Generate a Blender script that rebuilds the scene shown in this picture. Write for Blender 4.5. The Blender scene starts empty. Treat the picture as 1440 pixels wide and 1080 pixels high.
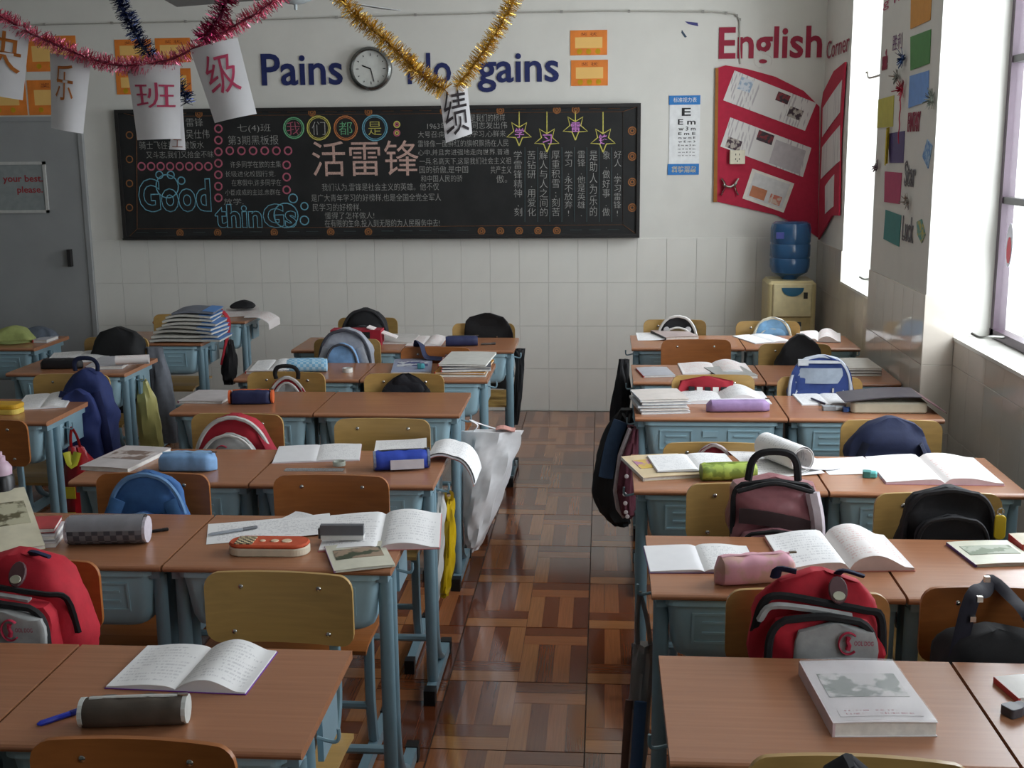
import bpy, math, random
import numpy as np
from mathutils import Vector
random.seed(7)
sc = bpy.context.scene
col = sc.collection
PI = math.pi

# ---------------------------------------------------------------- camera
PITCH, YAW, ROLL, FPX, CH = 0.196396, 0.077654, -0.010104, 1662.12, 1.801
def basis():
    f = Vector((-math.sin(YAW)*math.cos(PITCH), math.cos(YAW)*math.cos(PITCH), -math.sin(PITCH)))
    r = Vector((math.cos(YAW), math.sin(YAW), 0)); u = r.cross(f)
    return f, r*math.cos(ROLL)+u*math.sin(ROLL), -r*math.sin(ROLL)+u*math.cos(ROLL)
CF, CR, CU = basis()
cam_d = bpy.data.cameras.new('camera'); cam = bpy.data.objects.new('camera', cam_d); col.objects.link(cam)
from mathutils import Matrix
m3 = Matrix((CR, CU, -CF)).transposed()
cam.matrix_world = Matrix.Translation((0, 0, CH)) @ m3.to_4x4()
cam_d.sensor_width = 36; cam_d.lens = FPX/1440*36; cam_d.clip_start = .05; cam_d.clip_end = 200
sc.camera = cam
# ---------------------------------------------------------------- world, daylight, exposure
sc.view_settings.view_transform = 'Standard'; sc.view_settings.look = 'None'
sc.view_settings.gamma = 1; sc.view_settings.use_curve_mapping = False
sc.view_settings.exposure = -0.4
world = bpy.data.worlds.new('overcast_sky'); sc.world = world; world.use_nodes = True
bgn = world.node_tree.nodes['Background']; bgn.inputs[0].default_value = (.93, .97, 1, 1); bgn.inputs[1].default_value = 3.0
def area(name, loc, rot, sx, sy, power, color=(1, 1, 1)):
    d = bpy.data.lights.new(name, 'AREA'); d.shape = 'RECTANGLE'; d.size = sx; d.size_y = sy; d.energy = power; d.color = color
    o = bpy.data.objects.new(name, d); col.objects.link(o); o.location = loc; o.rotation_euler = rot
    return o
# daylight through the windows of the right wall (each light fills one opening, just outside its glass)
DAY = (.88, .94, 1)
WINS = [(6.15, 7.25), (2.9, 5.08), (-.1, 2.0)]
for (wa, wb), p in zip(WINS, (95, 128, 26)):
    area('window_daylight', (1.78, (wa+wb)/2, 1.95), (0, PI/2, 0), 1.8, wb-wa, p, DAY)

# ---------------------------------------------------------------- pixel rays to places in the room
def ray(px, py): return CF + CR*((px-720)/FPX) - CU*((py-540)/FPX)
O = Vector((0, 0, CH))
def onz(px, py, z): d = ray(px, py); return O + d*((z-CH)/d.z)
def ony(px, py, y): d = ray(px, py); return O + d*(y/d.y)
def onx(px, py, x): d = ray(px, py); return O + d*(x/d.x)

# ---------------------------------------------------------------- materials
def lin(c): return tuple((v/12.92 if v <= .04045 else ((v+.055)/1.055)**2.4) for v in [x/255 for x in c])
MATS = {}
def mat(rgb, rough=.6, metal=0, var=.08, scale=25, bump=0, spec=.5, trans=0, alpha=1, coat=0, sheen=0):
    key = (tuple(rgb), rough, metal, var, scale, bump, spec, trans, alpha, coat)
    if key in MATS: return MATS[key]
    m = bpy.data.materials.new('mat_%d_%d_%d' % tuple(rgb)); m.use_nodes = True; nt = m.node_tree
    b = nt.nodes['Principled BSDF']; c = lin(rgb)
    b.inputs['Roughness'].default_value = rough; b.inputs['Metallic'].default_value = metal
    b.inputs['Specular IOR Level'].default_value = spec; b.inputs['Alpha'].default_value = alpha
    b.inputs['Transmission Weight'].default_value = trans; b.inputs['Coat Weight'].default_value = coat
    tc = nt.nodes.new('ShaderNodeTexCoord'); n = nt.nodes.new('ShaderNodeTexNoise'); n.inputs['Scale'].default_value = scale; n.inputs['Detail'].default_value = 4
    nt.links.new(tc.outputs['Object'], n.inputs['Vector'])
    r = nt.nodes.new('ShaderNodeValToRGB')
    r.color_ramp.elements[0].position = .3; r.color_ramp.elements[1].position = .7
    r.color_ramp.elements[0].color = (*[max(0, x*(1-var)) for x in c], 1); r.color_ramp.elements[1].color = (*[min(1, x*(1+var)) for x in c], 1)
    nt.links.new(n.outputs['Fac'], r.inputs['Fac']); nt.links.new(r.outputs['Color'], b.inputs['Base Color'])
    if bump:
        bn = nt.nodes.new('ShaderNodeBump'); bn.inputs['Strength'].default_value = bump; bn.inputs['Distance'].default_value = .004
        nt.links.new(n.outputs['Fac'], bn.inputs['Height']); nt.links.new(bn.outputs['Normal'], b.inputs['Normal'])
    MATS[key] = m; return m
def wood(rgb, rough=.4, axis=0, var=.16, dens=9, coat=0):
    key = ('wood', tuple(rgb), rough, axis, var, dens)
    if key in MATS: return MATS[key]
    m = bpy.data.materials.new('wood_%d_%d_%d' % tuple(rgb)); m.use_nodes = True; nt = m.node_tree
    b = nt.nodes['Principled BSDF']; c = lin(rgb); b.inputs['Roughness'].default_value = rough; b.inputs['Coat Weight'].default_value = coat; b.inputs['Coat Roughness'].default_value = .1
    tc = nt.nodes.new('ShaderNodeTexCoord'); mp = nt.nodes.new('ShaderNodeMapping')
    s = [dens*14]*3; s[axis] = dens*.45; mp.inputs['Scale'].default_value = s
    n = nt.nodes.new('ShaderNodeTexNoise'); n.inputs['Scale'].default_value = 1; n.inputs['Detail'].default_value = 6; n.inputs['Distortion'].default_value = .6
    nt.links.new(tc.outputs['Object'], mp.inputs['Vector']); nt.links.new(mp.outputs['Vector'], n.inputs['Vector'])
    r = nt.nodes.new('ShaderNodeValToRGB'); r.color_ramp.elements[0].position = .28; r.color_ramp.elements[1].position = .72
    r.color_ramp.elements[0].color = (*[x*(1-var) for x in c], 1); r.color_ramp.elements[1].color = (*[min(1, x*(1+var)) for x in c], 1)
    nt.links.new(n.outputs['Fac'], r.inputs['Fac']); nt.links.new(r.outputs['Color'], b.inputs['Base Color'])
    MATS[key] = m; return m
def printed(rgb, ink, lines=16, amount=.5, rough=.7, key2='', wscale=40):
    """paper with rows of broken printed lines (generated coordinates)"""
    key = ('print', tuple(rgb), tuple(ink), lines, amount, key2)
    if key in MATS: return MATS[key]
    m = bpy.data.materials.new('printed_paper'); m.use_nodes = True; nt = m.node_tree; L = nt.links.new
    b = nt.nodes['Principled BSDF']; b.inputs['Roughness'].default_value = rough
    tc = nt.nodes.new('ShaderNodeTexCoord'); sp = nt.nodes.new('ShaderNodeSeparateXYZ'); L(tc.outputs['Generated'], sp.inputs[0])
    def math_(op, a, bb=None):
        k = nt.nodes.new('ShaderNodeMath'); k.operation = op
        for i, v in enumerate((a, bb)):
            if v is None: continue
            if isinstance(v, (int, float)): k.inputs[i].default_value = v
            else: L(v, k.inputs[i])
        return k.outputs[0]
    yy = math_('MULTIPLY', sp.outputs['Y'], lines)
    fr = math_('FRACT', yy); fl = math_('FLOOR', yy)
    stripe = math_('GREATER_THAN', fr, .52)
    cb = nt.nodes.new('ShaderNodeCombineXYZ'); L(math_('MULTIPLY', sp.outputs['X'], wscale), cb.inputs[0]); L(math_('MULTIPLY', fl, 7.3), cb.inputs[1])
    n = nt.nodes.new('ShaderNodeTexNoise'); n.inputs['Scale'].default_value = 1; L(cb.outputs[0], n.inputs['Vector'])
    words = math_('GREATER_THAN', n.outputs['Fac'], .5)
    cb2 = nt.nodes.new('ShaderNodeCombineXYZ'); L(math_('MULTIPLY', sp.outputs['X'], 2.2), cb2.inputs[0]); L(math_('MULTIPLY', sp.outputs['Y'], 3.), cb2.inputs[1])
    n2 = nt.nodes.new('ShaderNodeTexNoise'); n2.inputs['Scale'].default_value = 1.3; L(cb2.outputs[0], n2.inputs['Vector'])
    blocks = math_('GREATER_THAN', n2.outputs['Fac'], .42)
    edge = math_('MULTIPLY', math_('MULTIPLY', math_('GREATER_THAN', sp.outputs['X'], .08), math_('LESS_THAN', sp.outputs['X'], .92)), math_('MULTIPLY', math_('GREATER_THAN', sp.outputs['Y'], .08), math_('LESS_THAN', sp.outputs['Y'], .92)))
    f = math_('MULTIPLY', math_('MULTIPLY', math_('MULTIPLY', stripe, words), math_('MULTIPLY', blocks, edge)), amount)
    mx = nt.nodes.new('ShaderNodeMix'); mx.data_type = 'RGBA'; L(f, mx.inputs[0])
    mx.inputs[6].default_value = (*lin(rgb), 1); mx.inputs[7].default_value = (*lin(ink), 1); L(mx.outputs[2], b.inputs['Base Color'])
    MATS[key] = m; return m
def checker(c1, c2, scale, rough=.5):
    key = ('chk', tuple(c1), tuple(c2), scale)
    if key in MATS: return MATS[key]
    m = bpy.data.materials.new('checked_cloth'); m.use_nodes = True; nt = m.node_tree
    b = nt.nodes['Principled BSDF']; b.inputs['Roughness'].default_value = rough
    tc = nt.nodes.new('ShaderNodeTexCoord'); k = nt.nodes.new('ShaderNodeTexChecker'); k.inputs['Scale'].default_value = scale
    k.inputs['Color1'].default_value = (*lin(c1), 1); k.inputs['Color2'].default_value = (*lin(c2), 1)
    nt.links.new(tc.outputs['Object'], k.inputs['Vector']); nt.links.new(k.outputs['Color'], b.inputs['Base Color'])
    MATS[key] = m; return m
def patches(c1, c2, scale=8, rough=.6, thr=.5):
    key = ('pat', tuple(c1), tuple(c2), scale, thr)
    if key in MATS: return MATS[key]
    m = bpy.data.materials.new('patterned'); m.use_nodes = True; nt = m.node_tree
    b = nt.nodes['Principled BSDF']; b.inputs['Roughness'].default_value = rough
    tc = nt.nodes.new('ShaderNodeTexCoord'); n = nt.nodes.new('ShaderNodeTexNoise'); n.inputs['Scale'].default_value = scale; n.inputs['Detail'].default_value = 3
    r = nt.nodes.new('ShaderNodeValToRGB'); r.color_ramp.elements[0].position = thr-.04; r.color_ramp.elements[1].position = thr+.04
    r.color_ramp.elements[0].color = (*lin(c1), 1); r.color_ramp.elements[1].color = (*lin(c2), 1)
    nt.links.new(tc.outputs['Object'], n.inputs['Vector']); nt.links.new(n.outputs['Fac'], r.inputs['Fac']); nt.links.new(r.outputs['Color'], b.inputs['Base Color'])
    MATS[key] = m; return m

# ---------------------------------------------------------------- mesh helpers
class MB:
    def __init__(s): s.v = []; s.f = []; s.mi = []
    def add(s, vs, fs, mi=0):
        o = len(s.v); s.v += [tuple(p) for p in vs]; s.f += [tuple(i+o for i in f) for f in fs]; s.mi += [mi]*len(fs); return s
    def box(s, x0, x1, y0, y1, z0, z1, mi=0):
        vs = [(x, y, z) for z in (z0, z1) for y in (y0, y1) for x in (x0, x1)]
        return s.add(vs, [(0, 2, 3, 1), (4, 5, 7, 6), (0, 1, 5, 4), (2, 6, 7, 3), (0, 4, 6, 2), (1, 3, 7, 5)], mi)
    def loops(s, loops, cap=True, closed=False, mi=0):
        n = len(loops[0]); o = len(s.v)
        for l in loops: s.v += [tuple(p) for p in l]
        m = len(loops); fs = []
        for i in range(m if closed else m-1):
            a = o+i*n; b = o+((i+1) % m)*n
            for j in range(n):
                k = (j+1) % n; fs.append((a+j, a+k, b+k, b+j))
        if cap and not closed: fs.append(tuple(o+j for j in reversed(range(n)))); fs.append(tuple(o+(m-1)*n+j for j in range(n)))
        s.f += fs; s.mi += [mi]*len(fs); return s
    def tube(s, path, r, n=8, closed=False, ry=None, mi=0, crisp=False):
        P = [Vector(p) for p in path]; L = []
        if not closed and not crisp and 3 <= len(P) <= 8 and not isinstance(r, (list, tuple)):
            Q = [P[0]*2-P[1]]+P+[P[-1]*2-P[-2]]; out = []
            for i in range(1, len(Q)-2):
                a, b, c, d = Q[i-1:i+3]
                for k in range(4):
                    t = k/4; out.append(.5*((2*b)+(c-a)*t+(2*a-5*b+4*c-d)*t*t+(3*b-a-3*c+d)*t**3))
            P = out+[P[-1]]
        up = None
        for i, p in enumerate(P):
            if closed: t = P[(i+1) % len(P)]-P[i-1]
            else: t = P[min(i+1, len(P)-1)]-P[max(i-1, 0)]
            t.normalize()
            if up is None: up = Vector((0, 0, 1)) if abs(t.z) < .9 else Vector((0, 1, 0))
            a = t.cross(up)
            if a.length < 1e-4: a = t.cross(Vector((1, 0, 0)))
            a.normalize(); b = a.cross(t); up = b
            rr = r[i] if isinstance(r, (list, tuple)) else r; r2 = rr if ry is None else ry
            L.append([p+a*rr*math.cos(q)+b*r2*math.sin(q) for q in [2*PI*k/n for k in range(n)]])
        return s.loops(L, cap=True, closed=closed, mi=mi)
    def prism(s, poly, z0, z1, ch=0, mi=0):
        """rounded slab from a 2-D outline, edges chamfered by ch"""
        cx = sum(p[0] for p in poly)/len(poly); cy = sum(p[1] for p in poly)/len(poly)
        def ins(c):
            out = []; n = len(poly)
            for i in range(n):
                a, b, d = Vector(poly[i-1]), Vector(poly[i]), Vector(poly[(i+1) % n])
                t = (d-a); t = t/t.length if t.length else t
                out.append((b.x-t.y*c, b.y+t.x*c))
            return out
        if ch:
            q = ins(ch); L = [[(x, y, z0) for x, y in q], [(x, y, z0+ch) for x, y in poly], [(x, y, z1-ch) for x, y in poly], [(x, y, z1) for x, y in q]]
        else: L = [[(x, y, z0) for x, y in poly], [(x, y, z1) for x, y in poly]]
        return s.loops(L, mi=mi)
    def grid(s, fn, nu, nv, mi=0):
        vs = [fn(i/nu, j/nv) for j in range(nv+1) for i in range(nu+1)]
        fs = [(j*(nu+1)+i, j*(nu+1)+i+1, (j+1)*(nu+1)+i+1, (j+1)*(nu+1)+i) for j in range(nv) for i in range(nu)]
        return s.add(vs, fs, mi)
    def sheet(s, fn, nu, nv, th=.0006, mi=0):
        """curved sheet with real thickness"""
        top = [Vector(fn(i/nu, j/nv)) for j in range(nv+1) for i in range(nu+1)]
        W = nu+1
        nor = []
        for j in range(nv+1):
            for i in range(nu+1):
                du = top[j*W+min(i+1, nu)]-top[j*W+max(i-1, 0)]; dv = top[min(j+1, nv)*W+i]-top[max(j-1, 0)*W+i]
                q = du.cross(dv); nor.append(q.normalized() if q.length > 1e-9 else Vector((0, 0, 1)))
        bot = [p-q*th for p, q in zip(top, nor)]; N = len(top)
        fs = []
        for j in range(nv):
            for i in range(nu):
                a = j*W+i; fs.append((a, a+1, a+W+1, a+W)); fs.append((N+a, N+a+W, N+a+W+1, N+a+1))
        rim = [i for i in range(nu)]+[j*W+nu for j in range(nv)]+[nv*W+i for i in range(nu, 0, -1)]+[j*W for j in range(nv, 0, -1)]
        for k in range(len(rim)):
            a, b = rim[k], rim[(k+1) % len(rim)]; fs.append((b, a, N+a, N+b))
        return s.add(top+bot, fs, mi)
    def lathe(s, prof, n=20, mi=0):
        return s.loops([[(r*math.cos(2*PI*k/n), r*math.sin(2*PI*k/n), z) for k in range(n)] for r, z in prof], mi=mi)
    def mesh(s, name, smooth=False):
        me = bpy.data.meshes.new(name); me.from_pydata(s.v, [], s.f)
        if any(s.mi): me.polygons.foreach_set('material_index', s.mi)
        if smooth:
            me.polygons.foreach_set('use_smooth', [True]*len(me.polygons))
            try: me.set_sharp_from_angle(angle=math.radians(40))
            except Exception: pass
        me.update(); return me
    def build(s, name, m, parent=None, smooth=False, loc=None, rot=None):
        me = s.mesh(name, smooth)
        for k in (m if isinstance(m, (list, tuple)) else [m]): me.materials.append(k)
        return link(name, me, parent, loc, rot)
def link(name, me, parent=None, loc=None, rot=None):
    o = bpy.data.objects.new(name, me); col.objects.link(o)
    if parent: o.parent = parent
    if loc is not None: o.location = loc
    if rot is not None: o.rotation_euler = rot
    return o
def tag(o, label, cat, group=None):
    o['label'] = label; o['category'] = cat
    if group: o['group'] = group
    return o
def thing(name, label, cat, loc=(0, 0, 0), rz=0, group=None):
    o = bpy.data.objects.new(name, None); col.objects.link(o); o.empty_display_size = .05
    o.location = loc; o.rotation_euler = (0, 0, rz); return tag(o, label, cat, group)
def struct(o): o['kind'] = 'structure'; return o
def kids(o): return [c for c in bpy.data.objects if c.parent == o]
def copy_tree(o, parent=None, depth=0, tree=None):
    c = o.copy(); col.objects.link(c); c.parent = parent
    for ch in TREE.get(o.name, []): copy_tree(ch, c)
    return c
TREE = {}
def index_tree(root):
    TREE[root.name] = kids(root)
    for k in TREE[root.name]: index_tree(k)
def rrect(x0, x1, y0, y1, r, n=5):
    out = []
    for cx, cy, a0 in ((x1-r, y0+r, -PI/2), (x1-r, y1-r, 0), (x0+r, y1-r, PI/2), (x0+r, y0+r, PI)):
        for k in range(n+1): a = a0+PI/2*k/n; out.append((cx+r*math.cos(a), cy+r*math.sin(a)))
    return out

# ---- text (built-in font) turned into meshes
_dg = None
def text_mesh(body, ext=0, outline=0, bold=0, shear=0, align='LEFT', spacing=1, line=1):
    cu = bpy.data.curves.new('lettering', 'FONT'); cu.body = body; cu.size = 1; cu.extrude = ext; cu.offset = bold; cu.shear = shear
    cu.align_x = align; cu.space_character = spacing; cu.space_line = line; cu.resolution_u = 3
    if outline: cu.fill_mode = 'NONE'; cu.bevel_depth = outline; cu.bevel_resolution = 0
    o = bpy.data.objects.new('lettering', cu); col.objects.link(o)
    dg = bpy.context.evaluated_depsgraph_get(); me = bpy.data.meshes.new_from_object(o.evaluated_get(dg))
    bpy.data.objects.remove(o); bpy.data.curves.remove(cu); return me
def fit_text(name, body, origin, ax, ay, w, h, m, parent=None, off=.0, **kw):
    """lettering scaled to fill w x h; origin = lower-left corner, ax / ay unit vectors of the surface"""
    me = text_mesh(body, **kw)
    n = len(me.vertices); co = np.empty(n*3); me.vertices.foreach_get('co', co); co = co.reshape(-1, 3)
    if n == 0: return None
    mn, mx = co.min(0), co.max(0); s = (mx-mn); s[s < 1e-6] = 1
    ax, ay, origin = Vector(ax), Vector(ay), Vector(origin); nn = ax.cross(ay)
    u = (co[:, 0]-mn[0])/s[0]*w; v = (co[:, 1]-mn[1])/s[1]*h; t = (co[:, 2]-mn[2])*(.05 if kw.get('outline') else 1)
    base = np.array(origin+nn*off)
    q = base+u[:, None]*np.array(ax)+v[:, None]*np.array(ay)+t[:, None]*np.array(nn)
    me.vertices.foreach_set('co', q.ravel()); me.materials.clear(); me.materials.append(m); me.update()
    return link(name, me, parent)

# ================================================================ the room
BY = 8.07              # back wall
XC, XP, XU, XW = 1.43, 1.355, 1.485, 1.63      # corner wall, pillar face, under-window wall, window plane
ZC = 3.3
XL, YF = -5.0, -1.6
plaster = mat((214, 213, 206), .85, var=.03, scale=6, bump=.15)
tile_m = mat((222, 221, 214), .16, var=.03, scale=5)
tile_r = mat((206, 198, 186), .07, var=.05, scale=5)
grout = mat((150, 148, 142), .9)
# floor
TS = .475
floor = struct(MB().box(XL-.1, 1.75, YF-.1, BY+.1, -.12, -.004).build('floor', mat((58, 44, 34), .8)))
W1 = [wood((150, 92, 56), .13, 1, .16, 12, .6), wood((114, 62, 35), .13, 1, .16, 12, .6), wood((100, 52, 30), .13, 1, .14, 12, .6), wood((158, 104, 64), .13, 1, .16, 12, .6)]
W2 = [wood((150, 92, 56), .13, 0, .16, 12, .6), wood((114, 62, 35), .13, 0, .16, 12, .6), wood((158, 104, 64), .13, 0, .16, 12, .6)]
def floor_tile(seed):
    rnd = random.Random(seed); b = MB(); g = .002; h = TS/2-g
    b.box(-h, h, -h, h, -.0039, -.0008, 1)
    def strip(x0, x1, y0, y1, mi): e = .0008; b.box(x0+e, x1-e, y0+e, y1-e, -.001, 0, mi)
    q = h/4
    for k in range(4):
        strip(-h+k*q, -h+(k+1)*q, -h/3, h, [2, 0, 1, 3][k] if rnd.random() < .85 else rnd.randrange(4))
        strip(k*q, (k+1)*q, -h, h/3, [3, 1, 0, 2][k] if rnd.random() < .85 else rnd.randrange(4))
    for k in range(2):
        strip(-h, 0, -h+k*h/3, -h+(k+1)*h/3, 4+(2 if k == 0 else 1)); strip(0, h, h/3+k*h/3, h/3+(k+1)*h/3, 4+k)
    me = b.mesh('floor_tile')
    for k in W1+W2: me.materials.append(k)
    return me
FT = [floor_tile(s) for s in range(4)]
x0 = -.048-TS/2
for i in range(-8, 4):
    for j in range(-8, 6):
        x = x0+TS*i+TS; y = 5.683+TS/2+TS*j-TS
        if x-TS/2 < XL-.1 or x-TS/2 > XC+.0 or y+TS/2 > BY+.25 or y < 1.2: continue
        link('floor_tile', FT[(i*7+j*3) % 4], floor, (x, y, 0))
# back wall
wall_back = struct(MB().box(XL-.2, XC+.3, BY+.006, BY+.26, -.1, ZC).build('wall_back', plaster))
def wall_tiles(parent, org, ax, n, tw, zs, m, off=.006, first=None):
    """tiles 0.3 high set on a wall; org = start point, ax = direction along the wall (outward normal = right-hand side)"""
    ax = Vector(ax); nn = Vector((ax.y, -ax.x, 0)); cache = {}
    for zi, (za, zb) in enumerate(zs):
        s = 0
        for k in range(n):
            w = first if (k == 0 and first) else tw
            key = (round(w, 4), round(zb-za, 4))
            if key not in cache:
                b = MB(); g = .0007; e = .0012
                L = [[(g, 0, g), (w-g, 0, g), (w-g, 0, zb-za-g), (g, 0, zb-za-g)], [(g, -off+e, g), (w-g, -off+e, g), (w-g, -off+e, zb-za-g), (g, -off+e, zb-za-g)],
                     [(g+e, -off, g+e), (w-g-e, -off, g+e), (w-g-e, -off, zb-za-g-e), (g+e, -off, zb-za-g-e)]]
                b.loops(L); cache[key] = b.mesh('wall_tile'); cache[key].materials.append(m)
            link('wall_tile', cache[key], parent, Vector(org)+ax*s+Vector((0, 0, za)), (0, 0, math.atan2(ax.y, ax.x)))
            s += w
ZB = [(0, .3), (.3, .6), (.6, .9), (.9, 1.2)]
DX = -3.6    # right edge of the door in the back wall
wall_tiles(wall_back, (DX+.03, BY+.006, 0), (1, 0, 0), 25, .2, ZB, tile_m)
# right wall: corner piece, window 1, pillar, window 2, pillar, window 3
wr = MB()
WT = 1.95
wr.box(XC+.006, WT, 7.25, BY+.2, -.1, ZC)
wr.box(XC+.006, WT, 6.15, 7.25, -.1, .985)
wr.box(XP+.006, WT, 5.08, 6.15, -.1, ZC)
wr.box(XU+.006, WT, 2.9, 5.08, -.1, .985)
wr.box(XP+.006, WT, 2.0, 2.9, -.1, ZC)
wr.box(XU+.006, WT, -.1, 2.0, -.1, .985)
wr.box(XP+.006, WT, YF-.2, -.1, -.1, ZC)
for a, b_ in WINS: wr.box(XU, WT, a, b_, 2.85, ZC)
# leave the openings clear beyond the window plane: the wall is deep, the light stands in the opening
wall_right = struct(wr.build('wall_right', plaster))
wall_tiles(wall_right, (XC+.006, BY, 0), (0, -1, 0), 4, .205, [(0, .28), (.28, .58), (.58, .88), (.88, 1.18)], tile_r)
wall_tiles(wall_right, (XC+.006, 7.25, 0), (0, -1, 0), 5, .22, [(0, .28), (.28, .58), (.58, .985)], tile_r)
wall_tiles(wall_right, (XP+.006, 6.15, 0), (0, -1, 0), 6, .178, [(0, .28), (.28, .58), (.58, .88), (.88, 1.18)], tile_r)
wall_tiles(wall_right, (XP, 5.08+.0, 0), (1, 0, 0), 1, XU-XP, [(0, .28), (.28, .58), (.58, .88), (.88, 1.18)], tile_r)
wall_tiles(wall_right, (XU+.006, 5.08, 0), (0, -1, 0), 10, .218, [(0, .28), (.28, .58), (.58, .88), (.88, .985)], tile_r)
def sill(n, ya, yb, xf):
    struct(MB().box(xf-.004, WT-.1, ya+.002, yb-.002, .986, 1.0).build('trim_%d' % n, tile_m))
sill(1, 6.15, 7.25, XC); sill(2, 2.9, 5.08, XU); sill(3, -.1, 2.0, XU)
frame_m = mat((66, 50, 62), .45, var=.1); frame_d = mat((60, 56, 58), .5)
glass = bpy.data.materials.new('window_glass'); glass.use_nodes = True
gb = glass.node_tree.nodes['Principled BSDF']; gb.inputs['Roughness'].default_value = .02; gb.inputs['Base Color'].default_value = (.9, .95, .95, 1); gb.inputs['Alpha'].default_value = .08
def window(n, ya, yb):
    z0, z1 = 1.0, 2.85
    w = MB(); t = .035
    for y in (ya+.01, yb-.01-t): w.box(XW, XW+.05, y, y+t, z0, z1)
    for z in (z0+.004, z1-t): w.box(XW, XW+.05, ya, yb, z, z+t)
    o = struct(w.build('window_%d' % n, frame_m))
    mid = (ya+yb)/2
    for z in (1.56, 2.12): MB().box(XW+.005, XW+.045, ya+t, yb-t, z, z+.028).build('glazing_bar', frame_d, o)
    MB().box(XW+.002, XW+.048, mid-.02, mid+.02, z0+t, z1-t).build('mullion', frame_m, o)
    for ca, cb in ((ya+t+.01, mid-.02), (mid+.02, yb-t-.01)):
        for za, zb in ((z0+t, 1.56), (1.588, 2.12), (2.148, z1-t)):
            MB().box(XW+.022, XW+.027, ca, cb, za, zb).build('pane', glass, o)
    MB().tube([(XW-.005, yb-.2, z0+.03), (XW-.06, yb-.21, z0+.035), (XW-.10, yb-.2, z0+.03), (XW-.12, yb-.16, z0+.04)], .006).build('window_stay', mat((120, 120, 116), .35, 1), o, True)
    return o
window(1, *WINS[0]); w2 = window(2, *WINS[1]); window(3, *WINS[2])
# left wall, front wall, ceiling
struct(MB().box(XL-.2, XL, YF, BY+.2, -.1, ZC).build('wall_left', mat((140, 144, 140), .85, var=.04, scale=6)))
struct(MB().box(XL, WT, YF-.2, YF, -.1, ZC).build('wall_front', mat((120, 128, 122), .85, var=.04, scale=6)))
struct(MB().box(XL-.2, WT, YF-.2, BY+.26, ZC, ZC+.15).build('ceiling', mat((226, 225, 220), .9, var=.02)))
# grey door in the back wall, with its glazed hatch
grey = mat((150, 152, 152), .6, var=.05, scale=5)
door = struct(MB().box(DX-1.3, DX, BY-.022, BY+.006, .01, 2.02).build('door_1', grey))
fr = MB(); fr.box(DX, DX+.03, BY-.03, BY+.006, 0, 2.05); fr.box(DX-1.33, DX-1.3, BY-.03, BY+.006, 0, 2.05); fr.box(DX-1.33, DX+.03, BY-.03, BY+.006, 2.02, 2.05)
fr.build('door_frame', grey, door)
a, b_ = ony(-30, 228, BY), ony(72, 299, BY)
hf = MB(); t = .02; Y0 = BY-.034
hf.box(a.x, b_.x, Y0, BY-.022, b_.z, b_.z+t); hf.box(a.x, b_.x, Y0, BY-.022, a.z-t, a.z); hf.box(b_.x-t, b_.x, Y0, BY-.022, b_.z, a.z); hf.box(a.x, a.x+t, Y0, BY-.022, b_.z, a.z)
hf.build('hatch_frame', mat((190, 190, 186), .6), door)
MB().box(a.x+t, b_.x-t, BY-.027, BY-.0222, b_.z+t, a.z-t).build('hatch_pane', mat((140, 146, 146), .12), door)
red_ink = mat((150, 40, 48), .6)
for s, (xa, ya, xb, yb) in (('your best.', (4, 246, 59, 259)), ('please.', (24, 262, 59, 274))):
    p, q = ony(xa, yb, Y0), ony(xb, ya, Y0); fit_text('hatch_lettering', s, (p.x, BY-.0275, p.z), (1, 0, 0), (0, 0, 1), q.x-p.x, q.z-p.z, red_ink, door, bold=.02)
p = ony(102, 362, BY); MB().box(p.x-.012, p.x+.012, BY-.06, BY-.022, p.z-.06, p.z+.06).build('door_handle', mat((40, 38, 38), .4), door)
# wall wire
wire = MB(); pts = []
for px, py in ((-20, 37), (100, 34), (250, 31), (400, 27), (560, 22), (720, 18), (850, 16), (1000, 17), (1034, 20), (1040, 28), (1040, 70), (1041, 90)):
    p = ony(px, py, BY); pts.append((p.x, BY-.004, p.z))
wo = wire.tube(pts, .005, 6).build('wall_cable', mat((170, 168, 160), .6), None, True); tag(wo, 'thin grey cable clipped along the top of the back wall', 'cable')
for i in range(14):
    k = i/13*(len(pts)-3); a0 = int(k); p = Vector(pts[a0]).lerp(Vector(pts[a0+1]), k-a0)
    MB().box(p.x-.008, p.x+.008, BY-.012, BY+.006, p.z-.006, p.z+.010).build('cable_clip', mat((150, 148, 142), .6), wo)

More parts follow.
